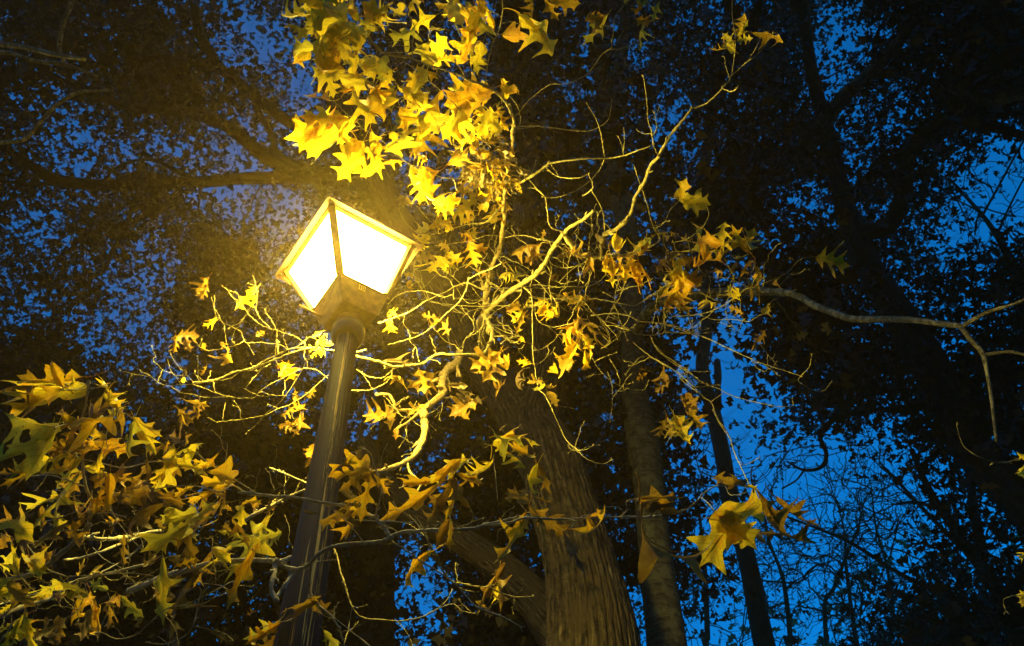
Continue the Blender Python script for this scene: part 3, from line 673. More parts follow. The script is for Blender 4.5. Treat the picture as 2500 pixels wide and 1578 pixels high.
OPEN = """2 1 2 3 5 3 4 4 3 3 3 2 1 4 2 1 2 2 1 4 3 2 2 2
1 1 1 2 1 1 4 4 2 2 3 3 1 4 1 1 2 2 1 4 3 1 2 1
2 3 3 2 2 2 2 1 2 3 2 3 1 3 1 1 2 2 1 2 2 2 1 2
4 5 6 7 8 4 5 2 1 2 2 2 1 3 1 1 1 1 1 1 1 1 8 9
2 3 1 2 3 2 3 2 1 3 2 1 1 1 1 1 1 0 1 1 1 3 9 9
2 3 2 2 1 2 3 3 0 1 1 1 1 1 1 1 1 1 2 2 2 2 6 9
4 3 2 2 1 1 1 3 0 1 1 1 0 1 1 2 4 4 4 4 2 1 2 2
8 6 3 2 2 1 2 2 0 2 2 1 1 1 1 4 6 7 4 3 2 1 3 3
2 2 2 2 2 2 3 3 2 2 2 1 1 2 1 4 6 7 3 2 2 1 1 2
1 1 1 2 3 3 3 2 2 3 3 1 1 2 1 2 6 9 4 2 3 0 1 1
1 1 1 2 2 1 2 2 2 3 3 1 1 1 1 2 6 9 8 9 8 5 2 2
2 1 1 1 1 1 2 2 2 2 3 1 0 1 1 4 6 9 9 9 9 8 7 5
1 1 1 1 1 1 1 2 3 4 4 1 1 1 2 4 6 8 9 9 9 8 6 5
1 1 1 1 1 1 1 2 2 6 6 2 1 1 2 5 6 9 9 9 9 6 4 4
1 1 1 1 1 1 1 1 2 7 6 2 1 1 2 6 6 8 9 9 6 4 3 4"""
OPEN = np.array([[int(v) for v in l.split()] for l in OPEN.split('\n')], float)
TAU = np.where(OPEN >= 7, .0, -np.log((OPEN + .3) / 9.6) * np.where(OPEN >= 5, .4, 1.0))
def tau(x, y):       # photo pixels
    u = min(max(x * .9632 / 100 - .5, 0), 22.999); v = min(max(y * .9632 / 100 - .5, 0), 13.999); i, j = int(v), int(u); a, b = v - i, u - j
    return (TAU[i, j] * (1 - b) + TAU[i, j + 1] * b) * (1 - a) + (TAU[i + 1, j] * (1 - b) + TAU[i + 1, j + 1] * b) * a
def clumpy(x, y):
    v = 0
    for i, (fx, fy, p) in enumerate(((.013, .007, 1), (-.009, .015, 2.3), (.021, .018, 4), (.03, -.024, .5), (.047, .04, 2))): v += math.sin(x * fx + y * fy + p + 1.3 * math.sin(y * .011 + i))
    return min(max(.5 + .28 * v, 0), 1)
NODES = {id(t): [] for t in ALLT}
LTREES = [T1, T2, T3, T4, T6, T11]
px = []; own = []
for t in LTREES:
    for p, _ in t.limbs:
        x, y, r = proj(p)
        if r > 6.3 and (W.T @ (p - CAM))[2] > 0: px.append((x, y, r)); own.append(t)
px = np.array(px); cnt = 0; front = np.array([q for q, t_ in zip(px, own) if t_ in (T1, T2)])
NN = 9500
while cnt < NN:
    x = random.uniform(-350, 2850); y = random.uniform(-300, 1850)
    if random.random() * 4.0 > tau(x, y) * (.1 + 1.75 * clumpy(x, y) ** 1.3): continue
    d = np.hypot(px[:, 0] - x, px[:, 1] - y) + RNG.uniform(0, 260, len(px)); i = d.argmin(); r = min(max(px[i, 2] + random.gauss(-4.5 if 1330 < x < 1850 and y < 640 else 2.2, 1.8), 7.0 if x > 1000 else 8.0), 22)
    j = np.hypot(front[:, 0] - x, front[:, 1] - y).argmin()
    if math.hypot(front[j, 0] - x, front[j, 1] - y) < 75 and y > 420: r = max(r, min(front[j, 2] + random.uniform(.6, 3), 24))
    NODES[id(own[i])].append((P(x, y, r), 1)); cnt += 1
tot = 0
for t in LTREES:
    nd = NODES[id(t)]
    if nd:
        rmean = np.mean([np.linalg.norm(q[0] - CAM) for q in nd])
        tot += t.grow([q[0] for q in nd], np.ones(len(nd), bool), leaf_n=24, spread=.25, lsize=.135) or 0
print('bg leaves', tot)
# bare trees
for s, n_, rad_ in [(q, 130, 120) for q in SP] + [(T12, 200, 140), (T13, 90, 110)]:
    nd = []; lp = np.array([p for p, _ in s.limbs])
    pr = np.array([proj(p) for p in lp]); pr = pr[(pr[:, 1] < 1640) & (pr[:, 0] < 2560)]
    for _ in range(n_):
        q = pr[random.randrange(len(pr))]; nd.append(P(q[0] + random.gauss(0, rad_), q[1] + random.gauss(-30, rad_ * .8), q[2] + random.gauss(0, 1.2)))
    lf = RNG.random(n_) < (.22 if s is not T13 else .1)
    if s is SP[3] or s is SP[4]: lf = RNG.random(n_) < .6
    s.grow(nd, lf, bf=.12, tip=.009 if s in SP else .007, leaf_n=6, spread=.2, lsize=.09)
nd = []
for _ in range(330):
    x = random.gauss(2250, 120); y = 1440 + abs(random.gauss(0, 1)) * 110 + abs(x - 2250) * .45
    nd.append(P(x / .9632, y / .9632, random.gauss(15.5, 1.0)))
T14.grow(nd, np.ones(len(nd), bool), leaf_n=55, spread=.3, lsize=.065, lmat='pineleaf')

# woods added all round, like TL's overhead crown, to block light from the low sky
W_ = MB(); g = np.random.default_rng(5); shp = np.array([(-.5, 0), (-.2, .3), (0, .15), (.2, .45), (.35, .1), (.6, 0), (.3, -.15), (.2, -.4), (0, -.12), (-.25, -.35)])
for i in range(26000):
    a = g.uniform(0, 6.283); R_ = g.uniform(31, 40); h = 24 * g.random() ** .9; c = np.array((R_ * math.cos(a), R_ * math.sin(a) + 3, h))
    q = norm(g.normal(size=3)); u = norm(np.cross(q, g.normal(size=3))); sz = g.uniform(.3, .75)
    W_.add(c + sz * (shp[:, :1] * q + shp[:, 1:] * u), [tuple(range(10))])
tag(W_.build('sky_blocking_woods', M['bgleaf'], smoothed=False), kind='stuff')
# ------------------------------------------------------------------ lit boughs and twigs of the big oak
def traces(T, fr, mb, txt, **kw):
    for line in txt.strip().split('\n'):
        line = line.strip()
        if not line: continue
        h, pts = line.split(':'); h = h.split(); w0, w1 = float(h[0]), float(h[1])
        r0 = float(h[2]) if len(h) > 2 and h[2] != '-' else None; r1 = float(h[3]) if len(h) > 3 else None
        T.trace(mb, fr, w0, w1, pts.strip(), r0, r1, **kw)
trunk_reg = T1.reg; T1.reg = []; T1.default = 4.0
def bough(T, name, mat, parts, **kw):
    mb = MB()
    for fr, txt in parts: traces(T, fr, mb, txt, **kw)
    return keep(mb.build(name, M[mat]), T.root)
# carrying bough from the trunk towards the camera, then the lit limb
bough(T1, 'bough', 'mossy', [('G', """60 44 6.6 4.3:700,1150 640,1000 655,900 690,820""")], sides=12)
bough(T1, 'bough', 'twig', [('G', """34 32 4.3 3.75:690,830 760,760 850,690 950,630 1040,560 1110,460 1160,380 1240,275"""),
 ('C', """24 15 3.75 3.6:640,1318 670,1285 730,1240 800,1190
28 20 3.75 3.9:640,1320 690,1390 760,1440 840,1450
20 9 3.9 4.0:840,1450 930,1440 1010,1430 1100,1400 1170,1360 1175,1330
26 12 3.85 3.5:860,1320 940,1280 1010,1210 1045,1100 1090,1020 1130,930 1170,880 1230,770 1300,690 1355,610
17 16:860,1320 850,1390 845,1450
12 6:1355,615 1440,580 1530,500 1580,430 1600,300 1603,200
9 6:1175,1330 1140,1270 1110,1160 1070,1040 1035,940
5 4:1603,200 1590,100 1585,0 1583,-60
8 6:1580,430 1660,350 1740,290 1810,190
7 5:1555,440 1550,380 1540,320
9 7:1535,500 1580,515 1620,490
4 4:1640,355 1700,300 1740,220
20 13 3.7 3.6:320,1055 380,1035 440,1005 500,960 550,920
13 9 3.6 3.5:550,920 650,905 760,895 870,890 960,880 1040,855 1140,815
9 7:1140,815 1130,740 1115,680 1100,560 1085,430
8 8:1140,815 1160,860 1172,885
6 5:1140,770 1160,720 1155,680 1145,635
5 4:1130,680 1155,650 1172,605
5 5:1125,755 1080,750 1045,730
9 6:870,890 860,830 840,740 810,670 770,590
10 6:345,715 450,715 560,720 680,730 780,730 850,700 890,660 907,570
5 4:975,860 960,810 940,765
5 4:978,860 978,800 975,730
8 6:545,950 590,990 660,1005 730,995 775,980
6 8:870,900 840,950 790,1010 730,1060 660,1090 600,1110 525,1108
7 6:775,975 800,1020 795,1060 750,1100
8 9:440,1005 490,1070 525,1115 545,1190 560,1270 620,1300
7 8:790,1075 840,1160 860,1240 865,1310
5 5:870,1250 900,1290 920,1310
6 6:1155,1275 1200,1250 1240,1180 1285,1130
5 5:1240,1365 1320,1350 1400,1300 1450,1220 1445,1170
6 5:450,990 475,930 480,905
6 6:340,920 400,970 440,1000
6 8:385,640 430,580 480,530 560,480 640,475 730,435 800,385 850,310 900,275
8 6:900,275 915,200 920,100 960,40 1000,0
5 4:895,280 960,275 1030,240 1070,215
4 4:905,265 940,230 965,180
4 4:915,160 880,145 855,145"""),
 ('G', """12 10:1530,270 1520,350 1510,440
8 8:1145,430 1155,520 1145,640 1155,720 1170,840
10 10:950,640 940,700 900,750 860,780
11 8 4.0 3.5:960,650 1000,680 1020,740 1028,850 1020,1000 1025,1120 1040,1220 1070,1360 1110,1430 1160,1510
7 6:970,640 1060,630 1180,640 1300,650 1420,650 1500,610 1550,550
9 10 4.1 4.4:1000,720 1120,740 1280,730 1430,730 1560,740 1680,770 1760,770 1850,720 1950,650 2050,590
8 7:1180,680 1300,720 1390,750 1440,810 1490,870 1525,915 1560,860 1600,790 1640,730 1672,660
7 7:1525,915 1560,950 1575,1010 1560,1060 1520,1080
7 6:1290,340 1300,420 1280,500 1270,610
6 6:810,300 870,280 960,275 1060,300 1160,325 1240,340
6 6:830,240 900,290 980,350 1050,400 1090,440 1130,500 1170,580 1240,620 1330,600
5 5:1060,800 1100,760 1110,690
6 5:1040,800 1050,870 1090,900 1160,930 1240,920 1320,900
6 5:1220,580 1300,520 1380,480 1440,440
5 4:1340,650 1370,560 1410,460
11 9 4.3 4.2:1440,850 1600,840 1700,850 1800,890 1950,910 2100,960 2192,1000
8 8:1560,910 1680,940 1780,980 1880,985 2000,970 2192,985
9 8 4.2 4.0:1740,1040 1850,1120 1950,1190 2030,1240 2100,1320 2192,1390
7 7:1860,1000 1920,1090 2010,1180 2192,1290
5 5:1450,1150 1500,1230 1580,1310 1680,1370 1740,1385 1820,1370 1850,1320
5 4:1660,1350 1600,1430 1585,1520 1580,1600
4 4:985,1095 1080,1095 1160,1040 1230,960
5 5:1370,330 1380,400 1400,420
5 5:1425,340 1425,400 1420,430
6 6:1130,450 1180,490 1250,510 1330,500 1400,470"""),
 ('I', """9 6:385,0 430,100 480,190 550,260 620,320 710,345 770,325
5 4:550,265 600,260 650,235
9 8 4.0 3.6:1420,0 1480,110 1530,180 1560,260 1600,380 1660,490
5 5:1575,320 1620,350 1680,340 1720,310"""),
 ('H', """8 7 4.3 4.0:0,970 110,1040 200,1120 300,1210 330,1235 380,1330 430,1410 470,1520
7 6:0,880 60,950 180,1030 280,1110 370,1150 470,1195 600,1230 720,1250 800,1262 825,1245 822,1215
5 5:330,1230 370,1200 405,1178
4 4:110,1045 195,1022
4 4:190,1030 200,1110 260,1140 330,1130 380,1128
8 8:0,820 130,815 300,820
9 6 4.3 3.9:0,760 100,770 240,820 340,860 450,920 560,970 640,1000 760,1040 870,1075
6 5:875,1075 920,1020 935,950
6 6:875,1075 860,1105 900,1140 960,1162 1010,1160 1055,1110
4 4:560,990 610,1030 660,1040 675,1000 670,960
4 4:640,1000 700,970 715,950
10 5 4.4 4.1:100,718 250,705 350,680 440,630 550,560 640,540 650,430 655,400
6 6:240,715 360,735 480,740 560,745 620,715 680,685
6 5:560,555 640,570 720,590 790,585 835,560
6 5:60,540 160,510 240,555 320,600 380,630
5 4:420,690 440,750 480,800 525,830
4 4:640,400 610,450 570,550
5 5:395,300 405,360 450,440 470,510 465,600
5 5:160,340 190,410 220,470 215,530
4 4:930,365 870,370 830,410 790,450 720,490 650,520
5 5:0,490 150,470 300,480 480,490 640,490""")])
# upright limb into the yellow cluster at the top
bough(T1, 'bough', 'mossy', [('G', "34 24 4.3 3.9:690,800 680,740 700,620 740,500 780,400 800,280 820,140 830,60"),
 ('A', """26 23 3.9 3.3:1690,1520 1700,1400 1730,1200 1765,1050 1755,940""")])
bough(T1, 'bough', 'twig', [('A', """24 20 3.3 2.9:1755,940 1765,870 1750,800 1710,740 1650,660 1560,610
17 10 2.9 2.25:1560,610 1450,570 1370,535 1250,500 1120,455 1030,410
13 9:1560,580 1575,500 1590,400 1620,300 1660,220 1685,100 1690,0 1695,-80
12 11:1440,550 1370,470 1300,400
8 7:1030,410 1020,375 920,370 850,375
10 7 3.3 2.3:1600,1050 1540,980 1480,900 1420,830 1350,750 1280,680 1180,600 1080,510 980,440
12 7 3.0 2.4:1090,1200 1060,1190 980,1140 900,1080 830,1010 760,960 690,910 640,870 560,800 480,730 400,650
8 8 3.2 3.0:1500,1300 1400,1280 1240,1265 1160,1220 1090,1200
7 7:1620,290 1560,220 1530,180
6 6:1620,295 1560,330
7 6:1685,160 1750,155 1810,175
6 5:1670,130 1640,95 1600,80
10 10:1060,400 1050,310 1060,200 1040,150 1010,60 960,-40
7 6:1050,310 1040,290 960,290 900,300
8 7:1140,360 1000,330 900,325
20 12 - 2.4:1010,420 860,380 780,330 700,200 640,60 620,-60
9 8:700,200 600,240 480,330 400,450
7 6:600,850 540,855 470,860
6 5:560,920 620,905 680,900
7 6:810,980 840,950 880,935
5 5:680,760 660,820
5 5:1330,600 1360,700 1370,750
7 6:1670,630 1720,680 1790,760 1810,850 1800,920
7 6:1900,690 1850,740 1790,820
7 6:1755,920 1850,915 1920,905
7 6:1280,950 1320,1010 1390,1060 1500,1120
8 7:1240,1265 1330,1280 1360,1350"""),
 ('G', """9 6:600,-20 610,30 605,130 600,310
13 8:820,60 760,120 680,180 560,200 440,240 330,265 180,265
6 6:210,265 170,240 100,170 70,90
7 6:440,275 330,200 260,130 205,75
7 7:770,265 700,280 620,310 500,330 350,350""")])
# the bough that sweeps left behind the lamp, down from the fork
bough(T1, 'bough', 'twig', [('G', """30 22 4.3 4.0:680,830 710,900 735,980 720,1050 690,1100 655,1135
22 16 4.0 3.75:660,1135 560,1130 450,1130 350,1130 290,1150 230,1190 150,1205 40,1215 -20,1215
12 10:745,1000 790,995 840,1005 870,1045 910,1040 940,1015
9 7 4.0 3.7:-10,1058 100,1030 220,990 300,930 380,860 450,810 500,750 540,680 565,590
7 7:565,590 640,560 740,510 800,475
12 8 4.1 3.7:680,670 620,640 560,620 480,640 380,700 260,750 140,820 0,880 -60,900
9 7:350,700 250,680 150,680 60,710 0,760
6 5:860,780 740,775 600,785 450,775 300,750 250,690 210,610 160,540
7 7:740,770 750,690 800,640 830,560 830,510 790,460 740,390 710,350 740,270 760,180 765,100
5 5:720,870 800,950 880,985 940,1000
5 5:180,540 240,620 280,720 300,745
5 5:460,600 500,690 560,760 640,750 700,700 730,620 735,560
5 5:340,960 400,1030 470,1060 520,1110 540,1020 600,950 590,890 560,840
6 6:380,520 440,560 520,630
4 4:350,560 420,590 450,650 460,720
4 4:100,840 105,900 150,960 200,975"""),
 ('F', """15 12 3.75 3.6:750,95 660,65 565,40 480,20
7 6:750,105 740,150 690,190 620,215 545,218 480,225
6 5:565,110 640,150 700,150 740,120"""),
 ('N', """18 12 3.6 3.4:2200,760 2060,790 1920,765 1860,755 1760,740 1650,750 1500,790 1380,840 1280,890 1180,930 1080,950 980,970 850,1010 720,1040 640,1050
14 9:1700,735 1600,740 1500,755 1400,795 1270,860 1170,920 1080,945
12 6:1650,745 1640,700 1560,640 1450,600 1380,580 1310,565 1220,510 1130,430 1060,340 1000,280 950,220 910,190
6 5:1120,420 1180,350 1205,295
7 7:1195,370 1230,460 1290,510 1330,560
6 6:1060,300 1040,250 985,230
6 5:1250,155 1220,200 1180,260
5 5:1385,580 1350,500 1310,440 1290,410
5 5:1390,590 1395,690 1385,830 1410,900
9 5:1500,755 1430,710 1280,700 1180,690 1110,680 1060,600 1040,575 960,530 900,505 850,450 830,370 830,285
9 5:1110,680 1030,710 920,745 830,765 770,770 720,740 680,710 650,650
4 4:690,720 712,675
9 6:1080,965 960,1010 820,1040 720,1055 620,1075 500,1085 420,1090 330,1060 240,1000 165,955
6 5:520,1060 460,980 370,940 320,900 285,870
5 5:490,1020 440,960 410,870
6 5:600,1020 540,950 480,870 435,805
6 5:720,1040 680,980 680,820
9 8:620,1060 700,1090 800,1130 900,1165 1020,1190 1110,1200 1180,1195 1230,1150 1310,1080 1400,1030 1520,970 1630,925 1700,925 1760,950 1860,1020
10 8:1690,760 1640,900 1560,1040 1480,1150 1400,1250 1300,1340 1220,1420 1120,1510
5 5:1170,1130 1260,1140 1350,1165 1470,1170
5 5:1090,1105 1160,1140 1240,1185 1300,1180
8 6:1900,960 1820,1010 1740,1090 1620,1190 1500,1260 1400,1300 1300,1340 1200,1370 1050,1395 900,1400 850,1412 780,1375
5 5:905,1395 910,1330 925,1250
4 4:1420,1290 1310,1250
5 5:430,1095 520,1140 620,1165 750,1185 930,1185
4 4:1020,600 985,660 1000,690
5 5:915,520 925,620 940,700""")])
# mossy crooked limb and its hanging twigs
bough(T1, 'bough', 'mossy', [('F', """44 38 4.6 4.0:1090,20 1080,70 1020,120 1000,180 995,230 950,280 910,320
38 22 4.0 3.0:910,320 910,360 915,420 895,490 850,560 800,590 720,620 660,635
14 10:995,240 1020,255 1045,250
16 20:910,318 830,318 770,312 755,280 735,240 670,238
14 12:890,330 830,375 765,415
20 14:1075,90 1085,120 1092,140""")])
bough(T1, 'bough', 'twig', [('F', """14 12 - 3.0:820,590 850,640 890,680 895,700 850,770 850,790
14 8 3.0 3.1:850,790 870,860 900,920 920,960 940,1010 970,1060 1010,1150 1045,1190 1110,1205 1200,1215 1260,1210
8 6:1045,1190 1100,1230 1175,1245
9 8:1240,1215 1300,1245 1380,1270 1460,1270
12 8 3.3 3.0:410,960 455,1035 480,1120 510,1220 540,1320 600,1370 700,1390 800,1390 900,1370 980,1330 1055,1300 1100,1340 1160,1355
6 6:980,1330 1030,1280 1050,1235
9 8:540,1325 530,1400 510,1500 490,1560"""), ])
mb = MB()
T1.sprout(mb, 52, (1180, 600, 1500, 900), (30, 110)); T1.sprout(mb, 55, (1450, 620, 1950, 980), (25, 110)); T1.sprout(mb, 14, (1250, 250, 1800, 600), (20, 50), up=1.5)
T1.sprout(mb, 30, (980, 620, 1200, 900), (30, 90)); T1.sprout(mb, 20, (360, 700, 800, 1080), (25, 90)); T1.sprout(mb, 40, (850, 950, 1500, 1560), (25, 80), up=.6)
keep(mb.build('twigs', M['twig']), T1.root)
A1 = """480,60,240,30,y1f 470,70,270,170,y2f 520,80,300,260,y0c 440,110,200,270,y3f 230,215,120,190,o4c 260,220,215,320,o0s
640,180,330,350,y2f 600,200,420,230,g2c 560,380,340,300,y2f 620,360,600,300,o1c 640,330,640,150,g1f 500,400,340,560,y0c 520,400,330,440,o1c
560,500,360,470,y1f 430,520,490,700,y1f 640,470,520,380,y0f 700,230,860,60,y0c 650,160,560,40,y1c 540,130,480,190,y0f 760,150,840,80,y0f
720,120,660,20,o1c 980,20,900,120,y1f 1110,0,1000,110,y3c 1060,190,870,240,g0c 1210,110,1010,190,y3f 1190,465,1290,270,y1f 1190,460,1080,290,y2f
1200,440,1360,390,y0f 850,400,830,600,g1f 780,420,690,520,y1c 890,500,860,600,y1f 720,590,510,660,o0c 640,520,760,600,o0f 580,620,640,560,o4c
930,640,720,720,y1f 890,600,910,810,y0f 830,700,750,760,y2c 960,620,1130,720,y0f 1060,600,1030,760,y1f 1040,530,1090,650,y1f 870,560,820,500,y1c
1260,640,1120,790,o1f 1070,480,1230,560,o2f 1600,640,1270,760,o1f 1590,620,1380,580,o1f 1590,650,1480,800,o0f 1420,650,1300,610,g2c 
1580,90,1430,160,y0f 1470,170,1380,460,o0f 1500,260,1330,340,y1f 1540,310,1480,480,y2f 1430,300,1520,530,y0f 1590,100,1590,220,o4s 1540,150,1290,20,y0c
1420,20,1550,130,y1f 1360,120,1440,30,y0f 1330,0,1200,20,y1c 1250,30,1410,150,g0c 1320,150,1260,40,o3c 1550,40,1600,130,y2f 1500,0,1560,60,o1f
590,850,230,830,y0f 600,880,140,1000,y0c 590,900,300,1140,y1c 600,860,560,1130,y3c 470,860,230,1080,o1f 560,940,300,870,o0f 480,870,400,800,y1f
690,1010,500,1270,y1f 650,1000,720,1270,y0f 680,1020,540,1100,y1f 800,980,780,1180,y3e 720,880,640,790,y3e 470,720,280,660,o3e 740,920,810,1150,y0e
600,1060,500,1240,o4c 800,1100,660,1240,y4c 820,1180,1000,1130,y3c 700,1080,770,1180,o4s 960,970,850,1100,g1c 900,940,940,1090,y1f
1000,800,980,1090,y0f 960,770,1010,940,g1f 1160,800,1090,1100,o0f 1160,790,1230,970,y1f 1150,810,1010,1080,y0c 1140,990,1270,1060,o3c 1050,1090,1160,1150,y0f
1300,800,1210,890,y0c 1440,790,1240,990,y1f 1460,850,1290,980,y0f 1430,820,1330,920,y1c 1600,790,1500,980,y2f 1580,830,1690,940,y1f 1650,780,1740,930,o0f
1560,830,1500,740,o1f 1660,830,1530,760,y0c 1750,620,1720,690,o3c 1680,640,1690,560,o4c 1700,700,1770,610,o4c 1560,600,1570,570,o4c
1110,1190,1130,1400,y1c 1130,1190,1110,1460,y0f 1150,1200,1190,1440,o3c 1240,1220,1150,1330,o0c 1060,1190,1080,1350,y4c
1350,1390,1200,1480,o1f 1400,1410,1250,1500,y0f 1500,1400,1380,1510,y1f 1550,1430,1450,1380,o0c 1480,1360,1360,1330,o1f 1560,1460,1500,1360,o3f
1270,1060,1210,1180,d1c 1280,1180,1420,1130,d0c 940,1430,1050,1450,d4f"""
T1.leaf('A', A1, mat='yyyo', spread=.14)
# small curled dead leaves massed around the limb
def clump(T, fr, cx, cy, sx, sy, n, lx, r, mat, curls='csscf', sp=.14, kinds=(0, 1, 3, 4)):
    x0, y0, k = FR[fr]
    for _ in range(n):
        x = x0 + random.gauss(cx, sx) / k; y = y0 + random.gauss(cy, sy) / k; a = random.uniform(0, 6.28); l = lx * random.uniform(.55, 1.2) / k; rr = r + random.gauss(0, sp)
        T.put(P(x, y, rr), P(x + l * math.cos(a), y + abs(l * math.sin(a)) * random.choice((1, 1, -.6)), rr + random.gauss(0, .05)), random.choice(kinds), random.choice(curls), random.choice(mat), random.uniform(-60, 60))
clump(T1, 'A', 1560, 1160, 100, 90, 120, 90, 3.6, 'bbbdbd')
clump(T1, 'A', 560, 330, 150, 150, 16, 240, 2.3, 'yyygo', 'fcf', kinds=(1, 2, 0, 4))
clump(T1, 'A', 420, 60, 120, 50, 12, 240, 2.25, 'yyo', 'fcf', kinds=(1, 2, 0, 4))
clump(T1, 'A', 980, 720, 160, 120, 16, 220, 2.5, 'yyo', 'fcf', kinds=(1, 2, 0, 4))
clump(T1, 'A', 1450, 150, 100, 100, 12, 220, 2.5, 'yyo', 'fcf', kinds=(1, 2, 0, 4))
clump(T1, 'A', 1640, 1330, 70, 90, 50, 80, 3.75, 'dbbod')
clump(T1, 'A', 1480, 900, 90, 60, 14, 120, 3.4, 'yyo')
T1.leaf('G', """240,0,220,70,o0f 290,0,300,60,o1f 500,30,320,60,y0c 540,90,430,30,y1f 600,60,480,20,y0f 470,70,330,110,o0f 600,100,420,140,y0f 610,140,510,180,o1f
440,160,330,200,o3c 440,180,430,240,y4s 700,80,620,60,y2f 760,90,720,190,y1f 330,180,270,210,o4c 440,200,340,190,y0f 290,280,170,360,y1f 260,300,210,400,y0f
620,260,540,280,y0f 560,330,640,500,o0f 560,330,710,370,o1f 510,260,600,310,o0f 400,420,300,540,y0f 420,400,520,460,o1f 400,430,400,540,y1f 380,440,480,520,y0f
440,420,350,480,o1f 430,380,350,330,d1f 330,430,180,450,d0f 120,540,160,590,o4c 150,600,150,650,o4c 60,860,0,800,o3f 0,870,40,970,o1f
150,30,60,50,g2f 290,220,180,240,g2f 1090,330,880,430,d0f 1070,340,960,480,d3f 1050,340,1090,480,d3c 1110,250,1080,300,d4c 1330,400,1200,430,d1s 1300,410,1370,460,d0c
1530,300,1560,380,b1s 1620,260,1640,350,y4s 1590,310,1560,360,o4s 1550,400,1560,560,y3c 1580,420,1610,660,y3c 1560,440,1520,540,y1s 1620,480,1680,560,o0f
1720,430,1700,640,o3c 1730,460,1830,620,o0c 1700,520,1720,420,o1f 1780,460,1830,520,o1c 1830,300,1690,390,y3e 1880,290,1750,400,g0c 1900,270,2060,270,o3e 1850,320,1790,420,o3c
1440,430,1450,520,d1c 1640,370,1740,400,d3e 920,770,840,830,d1c 960,800,870,900,y0f 970,810,890,970,d3c 930,830,1010,860,o0f 1000,730,980,790,y1c
1120,780,1060,850,o1c 1130,760,1040,790,y0c 1160,790,1220,830,y0c 1110,790,1180,860,o0f 1250,690,1330,720,o3c 1380,740,1270,770,o1f 1380,750,1340,820,o0f
1390,730,1330,740,o4f 940,560,860,600,g0c 1350,880,1300,940,d0c 1330,900,1250,1050,o3c 1340,960,1320,1200,o0s 1400,900,1450,960,d0s 1380,980,1460,1090,y1c
1420,1010,1440,1160,o3c 1400,1100,1370,1240,o4c 1360,1000,1380,1110,b1s 1370,860,1360,940,b1s 1420,930,1380,1040,d1s 1340,1050,1300,1190,o1c
820,1130,850,1230,o0c 740,1170,580,1240,d0f 760,1180,680,1290,d3f 960,1160,910,1165,d3f 1010,1190,940,1170,o0f 1200,1260,1150,1200,o4f 1100,1320,980,1330,d0f
1100,1330,1200,1340,d3e 1100,1330,1020,1380,g3e 1310,1180,1210,1220,d1f 940,1010,970,1045,o4f 340,860,230,840,d0f 350,870,300,930,d0f 380,900,440,980,d3f
330,1260,140,1370,d0f 330,1270,260,1420,d0f 1130,1390,1200,1500,d4f 1840,1260,1760,1310,o0f 1860,1250,1780,1220,d3f 1990,1310,1930,1260,d1f 2000,1320,1900,1400,d0f
2120,1400,2190,1500,o1f 2080,290,2190,330,o3e 1980,380,2070,520,y3f 2060,480,2180,420,o0c 1990,400,2030,500,b1s 2060,570,2190,600,o1c 2030,600,1910,760,o3c 2040,620,2110,800,d0f 2060,640,1960,860,d3f
1210,560,1160,600,d4c 880,560,800,590,g0c 700,560,620,520,d3f""", spread=.16)
T1.leaf('H', """165,330,200,160,g3e 395,295,405,160,y3c 395,295,470,230,y0c 390,290,305,235,o1c 390,290,330,270,y0f 560,330,440,160,o3f 565,325,580,180,o0f 550,320,520,250,o1f
340,335,230,420,o0c 330,340,440,330,g3e 200,420,160,330,b3c 90,450,150,400,y1c 120,430,60,330,b0c 130,480,280,500,o1f 90,490,130,560,o1c 160,560,60,680,o0c 160,560,200,720,d3c
260,430,420,420,o3e 480,370,540,350,y3e 510,480,600,400,d0s 600,420,560,500,d1s 590,470,610,480,o2f 470,610,500,540,y0f 465,610,430,540,y3f 470,600,480,560,y0f
950,362,1170,385,o0f 830,380,800,360,b4c 705,520,730,500,o1f 630,690,680,690,y1f 440,660,530,690,d0f 480,400,440,470,b1s 310,590,370,630,y3e 190,400,110,350,y3e 230,330,130,290,b3e
150,1190,250,1280,d1f 200,1270,290,1390,o0f 160,1200,190,1270,o0f 110,1310,130,1440,y0f 115,1310,225,1470,y0f 115,1310,205,1370,y4f 70,1320,110,1450,d3f 60,1330,30,1440,d0f
590,880,570,930,d4f 660,800,600,880,d0f 240,1100,330,1120,o3e 60,1130,30,1080,d4f""", spread=.14)
T1.leaf('C', """380,70,570,330,y3c 390,90,500,200,y2f 430,-40,460,100,o0c 530,-10,600,120,o3f 560,0,735,10,o1f 885,80,745,260,y3c 870,90,760,120,o0c 860,100,800,200,d3c 1120,130,1040,100,o1f
1110,20,1040,90,o1c 1175,10,1130,120,g3f 1125,120,1060,290,g3e 1000,5,970,10,y1f 1590,270,1530,180,y1f 1590,260,1450,255,o3e 1600,210,1640,70,o0c 1610,210,1680,110,y3c 1610,230,1700,200,y0f 1690,180,1860,250,o3c
1730,215,1800,170,d1f 1600,290,1560,230,y2c 1285,1120,1470,1130,y1f 1290,1110,1330,1000,o2c 1300,1125,1440,1170,y2f 410,990,330,920,b4c 290,560,285,440,o4c 320,540,370,480,o4c""", spread=.08)
